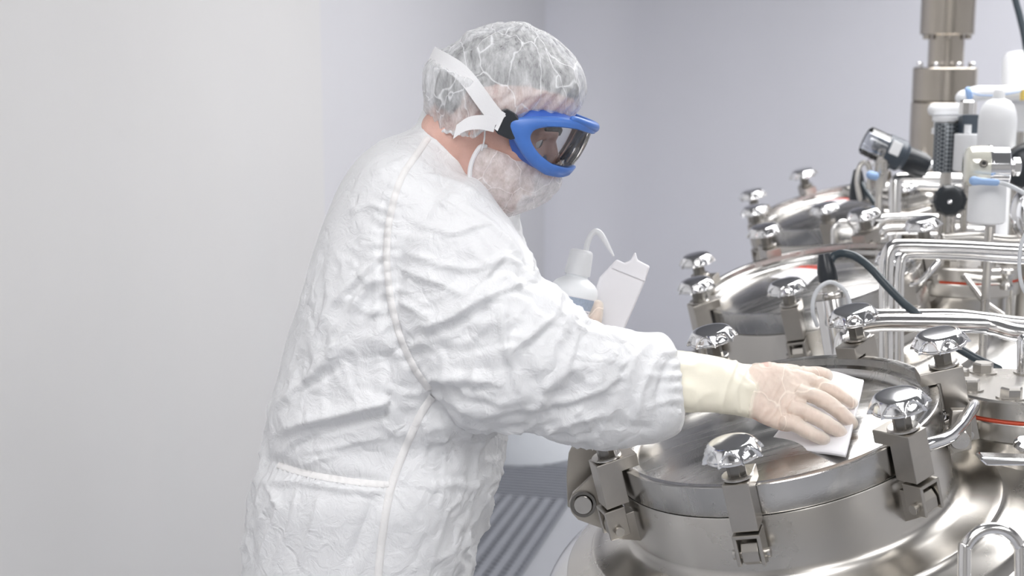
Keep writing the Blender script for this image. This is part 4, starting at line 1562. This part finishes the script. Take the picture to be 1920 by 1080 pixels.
# white pouch (opened pack of wipes) beside the bottle
PD = 2.15
po = [(1105, 610), (1112, 560), (1125, 520), (1157, 486), (1171, 493), (1184, 487), (1192, 472), (1196, 487), (1219, 499), (1211, 525), (1190, 575), (1168, 625)]
fr1 = np.array([W(x, y, PD - 0.010) for x, y in po])
cpo = fr1.mean(axis=0)
ins = lambda A, k: A.mean(axis=0) + (A - A.mean(axis=0)) * k
rings = [ins(fr1, .96) , fr1 + VIEW * 0.004, fr1 + VIEW * 0.014, ins(fr1, .97) + VIEW * 0.020]
po_ = MB().loft(rings).build('wipe_pouch', 'paper_white', smooth=True, auto=30, bevel=0.002)
tag(po_, 'open white pouch of wipes held beside the wash bottle', 'pouch')
MB().loft([np.array([W(x, y, PD - .0125) for x, y in [(1150, 500), (1210, 524), (1209, 527), (1149, 503)]]), np.array([W(x, y, PD - .008) for x, y in [(1150, 500), (1210, 524), (1209, 527), (1149, 503)]])]).build('seal_line', 'paper_white', po_, smooth=False)


# ================================================================== PIPES, VALVES AND INSTRUMENTS
def thing_tube(name, pts, r, mat, label, cat, group=None, **kw):
    P_ = [W(*p) for p in pts]
    if name == 'steel_pipe' and pts[-1][0] >= 1940:      # runs on past the frame, then drops to the floor
        q = P_[-1]
        P_ += [q + np.array([.25, 0, 0]), q + np.array([.33, .0, -.02]), q + np.array([.36, .0, -.08]), np.array([q[0] + .36, q[1], .4]), np.array([q[0] + .36, q[1], .02])]
    o = MB().tube(P_, r, n=kw.get('n', 24), sub=kw.get('sub', 8), caps=kw.get('caps', True)).build(name, mat, auto=40)
    return tag(o, label, cat, group)


def arcpts(cx, cy, r, a0, a1, d0, d1=None, n=6):
    d1 = d0 if d1 is None else d1
    return [(cx + r * math.cos(math.radians(a0 + (a1 - a0) * i / n)), cy - r * math.sin(math.radians(a0 + (a1 - a0) * i / n)), d0 + (d1 - d0) * i / n) for i in range(n + 1)]


# big sanitary tube of the near tank: rises from the dome, bends, runs right
thing_tube('steel_pipe', [(1580, 795, 2.30), (1580, 655, 2.30), (1588, 632, 2.30), (1606, 614, 2.30), (1640, 606, 2.30), (1700, 605, 2.30), (1830, 608, 2.30), (1862, 613, 2.30), (1950, 628, 2.29)], 0.0145, 'pipe_steel',
           'thick polished pipe curving up behind the near lid then running right', 'pipe')
thing_tube('steel_pipe', [(1640, 590, 2.42), (1700, 590, 2.42), (1790, 590, 2.42), (1850, 596, 2.42), (1950, 606, 2.42)], 0.0100, 'pipe_steel',
           'polished pipe just above the thick curved one, bolt heads in front', 'pipe')
# vertical pipe with elbow
thing_tube('steel_pipe', [(1661, 850, 2.50), (1661, 560, 2.50), (1662, 500, 2.50), (1665, 478, 2.50), (1675, 464, 2.50), (1700, 461, 2.50), (1800, 464, 2.50), (1950, 471, 2.50)], 0.0125, 'pipe_steel',
           'upright pipe behind the near lid with an elbow turning right', 'pipe')
thing_tube('steel_pipe', [(1686, 850, 2.56), (1686, 560, 2.56), (1688, 505, 2.56), (1694, 484, 2.56), (1712, 477, 2.56), (1800, 479, 2.56), (1950, 487, 2.56)], 0.0085, 'pipe_steel',
           'thin upright pipe right beside the larger elbow pipe', 'pipe')
thing_tube('steel_pipe', [(1642, 428, 3.15), (1650, 417, 3.15), (1670, 411, 3.15), (1760, 412, 3.15), (1850, 414, 3.15)], 0.0135, 'pipe_steel',
           'horizontal polished pipe below the white regulator housing', 'pipe')
thing_tube('steel_pipe', [(1652, 440, 3.22), (1662, 432, 3.22), (1700, 430, 3.22), (1850, 432, 3.22)], 0.0115, 'pipe_steel',
           'second horizontal pipe directly under the one below the regulator', 'pipe')
thing_tube('steel_pipe', [(1678, 452, 3.35), (1678, 400, 3.35), (1678, 352, 3.35), (1682, 338, 3.35), (1698, 334, 3.35), (1760, 334, 3.35), (1832, 337, 3.35)], 0.0140, 'pipe_steel',
           'upright pipe with elbow under the dark camera-like instrument', 'pipe')
thing_tube('steel_pipe', [(1650, 350, 3.7), (1700, 348, 3.7), (1830, 350, 3.7)], 0.0100, 'pipe_steel', 'thin pipe hidden partly behind the upper elbow pipe', 'pipe')
# diagonal rods
thing_tube('bent_rod', [(1690, 535, 2.75), (1715, 532, 2.74), (1728, 526, 2.73), (1745, 508, 2.72), (1758, 492, 2.72)], 0.0065, 'pipe_steel', 'short bent steel rod left of the middle red gasket', 'rod')
thing_tube('bent_rod', [(1812, 522, 2.80), (1830, 545, 2.76), (1850, 570, 2.72), (1880, 592, 2.70)], 0.0065, 'steel', 'slanting steel rod right of the middle red gasket', 'rod')
thing_tube('horizontal_rod', [(1810, 520, 2.82), (1840, 524, 2.82), (1880, 525, 2.82)], 0.0085, 'steel', 'short horizontal steel arm on a small valve at right', 'rod')
thing_tube('pipe_run', [(1740, 395, 3.5), (1700, 405, 3.45), (1660, 400, 3.45)], 0.010, 'steel', 'dull steel tube crossing behind the upright pipe', 'pipe')
thing_tube('pipe_run', [(1590, 360, 3.75), (1640, 372, 3.7), (1680, 384, 3.6), (1740, 372, 3.55)], 0.016, 'steel', 'dull steel tube lying across the far tank top', 'pipe')
thing_tube('pipe_run', [(1770, 448, 2.95), (1830, 446, 2.95), (1890, 452, 2.95), (1940, 450, 2.95)], 0.012, 'steel', 'dull steel tube below the white regulator cup', 'pipe')
# eye bolt loops
def ring_thing(cx, cy, w, h, d, r, lab):
    pts = [(cx - w / 2, cy + h, d), (cx - w / 2, cy + w / 2, d)] + arcpts(cx, cy + w / 2, w / 2, 180, 0, d, n=8) + [(cx + w / 2, cy + h, d)]
    return thing_tube('wire_loop', pts, r, 'pipe_steel', lab, 'loop', n=16, sub=3)


ring_thing(1582, 415, 40, 80, 3.3, .005, 'thin grey wire loop standing on the middle tank back')
ring_thing(1625, 404, 28, 80, 3.25, .0065, 'thick bent steel loop beside the middle tank lid')

# tall probe with black connector and dark cable
pr = empty('level_probe', W(1572, 660, 2.42), 'steel probe cylinder with black cable plug, beside the middle tank', 'probe')
top, bot = W(1557, 548, 2.42), W(1597, 785, 2.42)
pax = unit(top - bot)
Lp = np.linalg.norm(top - bot)
MB().lathe([(0, 0), (.0270, 0), (.0275, .002), (.0275, Lp - .004), (.0265, Lp), (.0265, Lp + .001), (0, Lp + .001)], bot, pax, n=48).build('housing', 'pipe_steel', pr)
MB().lathe([(.0278, Lp - .012), (.0290, Lp - .010), (.0290, Lp - .002), (.0278, Lp)], bot, pax, n=48).build('collar', 'steel', pr)
MB().lathe([(0, Lp), (.013, Lp), (.013, Lp + .010), (.0175, Lp + .011), (.0175, Lp + .020), (.012, Lp + .022), (0, Lp + .022)], bot, pax, n=6).build('nut', 'steel', pr, auto=20)
MB().lathe([(0, Lp + .016), (.0150, Lp + .016), (.0165, Lp + .022), (.0165, Lp + .036), (.0135, Lp + .052), (.0095, Lp + .066), (0, Lp + .067)], bot, pax, n=28).build('plug', 'black_plastic', pr)
thing_tube('cable', [(1556, 500, 2.42), (1558, 488, 2.42), (1566, 479, 2.42), (1583, 475, 2.41), (1606, 482, 2.40), (1632, 502, 2.38), (1662, 535, 2.36), (1694, 568, 2.35), (1720, 590, 2.35), (1750, 620, 2.34), (1790, 648, 2.32), (1830, 672, 2.30), (1872, 692, 2.28)], 0.0070, 'cable_dark',
           'thick dark cable arching from the steel probe down to the right', 'cable', n=16)
thing_tube('wire', [(1532, 610, 2.40), (1524, 585, 2.39), (1526, 558, 2.39), (1538, 538, 2.39), (1556, 529, 2.39), (1574, 536, 2.39), (1588, 552, 2.39), (1594, 572, 2.39)], 0.0036, 'cable_grey', 'grey wire looped around the top of the steel probe', 'wire', n=12)

# far vertical column
cd = 4.15
colm = empty('lift_column', W(1763, 420, cd), 'thick vertical steel column rising behind the tanks', 'column')
zc = lambda y: W(1764, y, cd)[2]
bx_, by_ = W(1764, 300, cd)[0], W(1764, 300, cd)[1]


def cyl(z0, z1, r, name, mat, parent, lip=0.003):
    return MB().lathe([(0, z0), (r - lip, z0), (r, z0 + lip), (r, z1 - lip), (r - lip, z1), (0, z1)], np.array([bx_, by_, 0]), n=64).build(name, mat, parent)


simple('column_steel', (0.46, 0.42, 0.37), 0.24, 1.0, bump=0.1, bscale=300, var=0.05, vscale=8)
cyl(1.05, zc(190), .0915, 'lower_tube', 'column_steel', colm)
cyl(zc(190) + .001, zc(126), .090, 'flange_ring', 'column_steel', colm)
cyl(zc(126), zc(60), .050, 'shaft', 'column_steel', colm)
cyl(zc(66), HC - 0.02, .0755, 'upper_tube', 'column_steel', colm)
for a in range(8):
    an = math.radians(45 * a + 10)
    MB().lathe([(0, 0), (.007, 0), (.007, .012), (.004, .015), (0, .015)], np.array([bx_ + .078 * math.cos(an), by_ + .078 * math.sin(an), zc(126)]), n=16).build('bolt', 'chrome', colm)
for a in range(6):
    an = math.radians(60 * a + 20)
    MB().lathe([(0, -.012), (.008, -.012), (.008, 0), (0, 0)], np.array([bx_ + .064 * math.cos(an), by_ + .064 * math.sin(an), zc(66)]), n=14).build('bolt', 'column_steel', colm)

# dark camera-like sight instrument, slanted
si = empty('sight_instrument', W(1690, 320, 3.3), 'dark slanted instrument with a clear end, left of the column', 'instrument')
A, B = W(1622, 262, 3.3), W(1722, 308, 3.3)
ia = unit(B - A)
Ls = np.linalg.norm(B - A)
MB().lathe([(0, .050), (.036, .050), (.037, .054), (.037, .092), (.033, .096), (.030, .102), (0, .102)], A, ia, n=40).build('body', 'dark_blue_grey', si)
MB().lathe([(0, .100), (.028, .100), (.030, .106), (.030, .142), (.026, .156), (.014, .162), (0, .163)], A, ia, n=40).build('rear_housing', 'black_plastic', si)
MB().lathe([(.034, .050), (.034, .004), (.030, .0), (.029, .0), (.032, .005), (.032, .050)], A, ia, n=40).build('clear_cover', 'clear_lens', si)
MB().lathe([(0, .050), (.022, .050), (.020, .030), (.012, .022), (0, .02)], A, ia, n=30).build('inner_lens', 'dark_blue_grey', si)
side = unit(np.cross(ia, UZ))
fc = A + ia * .066 + side * .0 - VIEW * .036
MB().box(fc + unit(np.cross(ia, VIEW)) * 0.004, (ia, unit(np.cross(ia, VIEW)), VIEW), (.024, .032, .006)).build('plate', 'white_plastic', si, smooth=False, bevel=.002)
MB().lathe([(0, 0), (.014, 0), (.016, .03), (.014, .09), (0, .09)], W(1648, 352, 3.3), unit([0.1, 0, 1]), n=24).build('mount', 'steel', si)
thing_tube('hose_loop', [(1612, 372, 3.3), (1607, 340, 3.3), (1612, 312, 3.3), (1624, 305, 3.3), (1632, 325, 3.3), (1628, 350, 3.3)], 0.006, 'steel', 'steel hose loop under the dark slanted instrument', 'hose', n=14)
MB_ = MB().lathe([(0, 0), (.022, 0), (.020, .03), (.010, .072), (0, .076)], W(1609, 374, 3.45), unit([-0.05, 0, 1]), n=28).build('cable_gland', 'black_plastic')
tag(MB_, 'black conical cable gland standing on the far tank lid', 'gland')
thing_tube('cable', [(1614, 338, 3.44), (1622, 355, 3.42), (1636, 376, 3.40), (1650, 396, 3.38)], 0.006, 'cable_dark', 'dark cable dropping from the black conical gland', 'cable', n=12)
thing_tube('blue_plug', [(1632, 328, 3.25), (1640, 330, 3.25)], 0.010, 'blue_cap', 'small blue plug under the dark slanted instrument', 'plug', n=14)

# black hand wheel
hw = empty('hand_wheel', W(1781, 376, 2.95), 'round black hand wheel between the horizontal pipes', 'hand wheel')
hc = W(1781, 376, 2.95)
kn = knob_mb(hc, unit(_O - hc + np.array([0, 0, -.25])), np.array([1.0, 0, 0]), 0.2, s=0.93, lobes=10)
kn.build('wheel', 'black_plastic', hw, auto=60)
MB().lathe([(0, .027), (.004, .0275), (.0045, .031), (0, .033)], hc, unit(_O - hc + np.array([0, 0, -.25])), n=18).build('screw', 'chrome', hw)
MB().lathe([(0, -.05), (.012, -.05), (.012, .004), (0, .004)], hc, unit(_O - hc + np.array([0, 0, -.25])), n=18).build('spindle', 'steel', hw)

# regulator: clear-yellowish head over white cup, blue plug and grey cable
rg = empty('pressure_regulator', W(1855, 425, 2.62), 'clear and steel regulator head on a white cup with blue plug', 'regulator')
rc = W(1850, 312, 2.62)
axr = unit(np.array([1.0, -0.15, 0.0]))
MB().lathe([(0, -.041), (.026, -.040), (.033, -.036), (.037, -.030), (.0385, -.010), (.0385, .002), (0, .002)], rc, axr, n=48).build('clear_head', 'clear_yellow', rg)
MB().lathe([(0, .002), (.040, .002), (.040, .006), (.037, .007), (.037, .036), (.034, .038), (0, .038)], rc, axr, n=48).build('steel_head', 'chrome', rg)
MB().lathe([(0, .038), (.010, .038), (.010, .046), (.017, .047), (.017, .058), (.012, .060), (0, .060)], rc, axr, n=6).build('nut', 'chrome', rg, auto=20)
MB().lathe([(0, 0), (.0060, 0), (.0075, .002), (.0075, .005), (.004, .0055), (0, .004)], W(1831, 310, 2.62) - VIEW * .036, -VIEW, n=24).build('port', 'steel_dark', rg)
MB().lathe([(0, 0), (.0035, 0), (.0035, .001), (0, .001)], W(1831, 310, 2.62) - VIEW * .0405, -VIEW, n=18).build('port_hole', 'gap_black', rg)
MB().lathe([(0, -.105), (.030, -.105), (.0335, -.102), (.034, -.098), (.0335, -.030), (0, -.030)], rc + np.array([.004, 0, 0]), n=48).build('cup', 'white_plastic', rg)
MB().tube([W(1826, 339, 2.57), W(1838, 340, 2.57), W(1868, 342, 2.57)], [.0085, .0065, .0062], n=20, spline=False).build('blue_plug', 'blue_cap', rg)
thing_tube('wire', [(1868, 342, 2.57), (1885, 345, 2.57), (1905, 354, 2.57), (1940, 374, 2.57)], 0.0040, 'cable_grey', 'grey wire leading right from the blue regulator plug', 'wire', n=12)

# braided hose, small boxes and white canister behind
bh = MB().lathe([(0, 0), (.0265, 0), (.0270, .004), (.0270, .102), (.0255, .106), (0, .106)], W(1772, 322, 3.1), UZ, n=40).build('braided_hose', 'braid')
tag(bh, 'dark braided steel hose section in front of the column', 'hose')
vb = empty('valve_block', W(1776, 250, 3.1), 'white and grey valve block topping the braided hose', 'valve')
MB().lathe([(0, 0), (.031, 0), (.031, .012), (.027, .013), (.027, .026), (.031, .028), (.031, .038), (0, .038)], W(1774, 251, 3.1), UZ, n=40).build('base', 'white_plastic', vb)
MB().box(W(1779, 232, 3.1) - VIEW * .03, ((1, 0, 0), UZ, VIEW), (.024, .007, .006)).build('slot', 'steel_dark', vb, smooth=False)
MB().tube([W(1752, 206, 3.1), W(1800, 206, 3.1), W(1812, 206, 3.1)], [.0145, .0145, .0145], n=24, spline=False).build('cross_tube', 'white_plastic', vb)
MB().lathe([(0, 0), (.004, 0), (.004, .008), (0, .009)], W(1775, 243, 3.1) - VIEW * .031, -VIEW, n=14).build('screw', 'chrome', vb)
sv = empty('solenoid', W(1812, 320, 3.05), 'black solenoid on a white cylinder beside the braided hose', 'solenoid')
MB().lathe([(0, 0), (.028, 0), (.029, .002), (.0285, .078), (0, .080)], W(1812, 320, 3.05), UZ, n=40).build('cylinder', 'white_plastic', sv)
MB().box(W(1815, 234, 3.05), ((1, 0, 0), UZ, VIEW), (.034, .040, .034)).build('coil', 'dark_blue_grey', sv, smooth=False, bevel=.002)
MB().lathe([(0, 0), (.0075, 0), (.0075, .018), (0, .018)], W(1808, 252, 3.05) - VIEW * .022, UZ, n=20).build('button', 'white_plastic', sv)
MB().lathe([(0, 0), (.0165, 0), (.0165, .026), (.013, .030), (0, .031)], W(1812, 214, 3.05), UZ, n=8).build('nut', 'pipe_steel', sv, auto=20)
cn = empty('canister', W(1866, 300, 2.95), 'white domed canister behind the regulator', 'canister')
MB().lathe([(0, 0), (.0375, 0), (.0385, .003), (.0385, .088), (.036, .105), (.030, .120), (.022, .128), (.012, .132), (.012, .140), (.009, .150), (0, .151)], W(1866, 305, 2.95), UZ, n=48).build('body', 'white_plastic', cn)
tb = thing_tube('white_tube', [(1806, 184, 3.2), (1830, 176, 3.2), (1860, 175, 3.2), (1960, 175, 3.2)], 0.0175, 'white_plastic', 'white horizontal tube above the canister with rounded end', 'tube')
thing_tube('wire', [(1815, 170, 3.14), (1824, 174, 3.14), (1835, 178, 3.14), (1860, 179, 3.14), (1890, 176, 3.14), (1930, 168, 3.14)], 0.0014, 'blue_cap', 'thin blue wire along the white tube', 'wire', n=8)
thing_tube('blue_fitting', [(1815, 169, 3.15), (1818, 181, 3.15)], 0.0075, 'blue_cap', 'blue push fitting at the left end of white tube', 'fitting', n=12)
yt = MB().box(W(1922, 178, 3.14), ((1, 0, 0), UZ, VIEW), (.016, .022, .02)).build('yellow_tag', 'yellow_tag', smooth=False, bevel=.001)
tag(yt, 'yellow tag on the white tube at the right edge', 'tag')
wb = MB().lathe([(0, -1.72), (.055, -1.72), (.060, -1.70), (.060, .095), (.05, .115), (.02, .122), (0, .123)], W(1915, 172, 4.3), UZ, n=40).build('white_drum', 'white_plastic')
wb2 = MB().box(W(1912, 218, 3.25), ((1, 0, 0), UZ, VIEW), (.075, .075, .05)).build('junction_box', 'white_plastic', smooth=False, bevel=.006)
tag(wb, 'blurred white rounded tank far behind at the right edge', 'tank')
tag(wb2, 'white junction box at the right edge below the tube', 'box')
# black motor end and steel elbow at the right edge
mo = empty('motor', W(1925, 310, 2.9), 'round black motor end cut by the right edge', 'motor')
ma = unit(np.array([-.35, -1, .1]))
MB().lathe([(0, .030), (.030, .030), (.042, .024), (.048, .010), (.048, -.05), (0, -.05)], W(1930, 315, 2.9), ma, n=48).build('end_cap', 'black_plastic', mo)
MB().lathe([(.048, .006), (.053, .004), (.053, -.012), (.048, -.014)], W(1930, 315, 2.9), ma, n=48).build('ring', 'pipe_steel', mo)
el = thing_tube('steel_elbow', [(1960, 362, 2.7), (1930, 372, 2.7), (1918, 395, 2.7), (1925, 425, 2.7), (1950, 440, 2.7)], 0.024, 'chrome', 'fat shiny steel elbow at the right edge below the motor', 'pipe')
thing_tube('cable', [(1896, -40, 3.6), (1904, 0, 3.6), (1912, 30, 3.6), (1921, 70, 3.6), (1932, 140, 3.6), (1936, 170, 3.6)], 0.0085, 'cable_dark', 'dark cable hanging at the top right corner', 'cable', n=14)
thing_tube('wire', [(1922, 440, 2.3), (1914, 462, 2.3), (1911, 500, 2.3), (1916, 535, 2.3), (1930, 560, 2.3)], 0.0032, 'cable_grey', 'pale wire curving down along the right edge', 'wire', n=12)
vv_ = MB().lathe([(0, -.02), (.012, -.02), (.014, -.012), (.010, -.004), (.010, .004), (.014, .012), (.012, .02), (.005, .024), (0, .024)], W(1888, 524, 2.80), UZ, n=20).build('small_valve', 'steel')
tag(vv_, 'small round steel valve at the end of the horizontal arm', 'valve')
thing_tube('thin_rod', [(1897, 545, 2.8), (1897, 592, 2.8)], 0.0035, 'steel', 'thin upright rod below the small steel valve', 'rod', n=10)
# right-edge stack near the flange
thing_tube('sensor_rod', [(1922, 640, 2.15), (1922, 700, 2.15)], 0.012, 'chrome', 'shiny rounded sensor at the right edge above the bolts', 'sensor')


# stems that carry the instruments down to the tank heads
def stem(par, x, y, d, z0, r=.008, nm='stem'):
    p = W(x, y, d)
    MB().lathe([(0, z0 - p[2]), (r, z0 - p[2]), (r, .004), (0, .004)], p, n=18).build(nm, 'steel', par)


stem(rg, 1855, 428, 2.62, 0.90)
stem(cn, 1866, 304, 2.95, 1.10)
stem(sv, 1812, 320, 3.05, 1.10)
stem(vb, 1774, 321, 3.1, 1.10, .012)
stem(si, 1648, 352, 3.3, 0.97)
stem(hw, 1786, 385, 3.0, 1.05)
stem(mo, 1935, 340, 2.95, 0.98, .02)
stem(wb2, 1912, 235, 3.25, 0.98, .012, 'post')
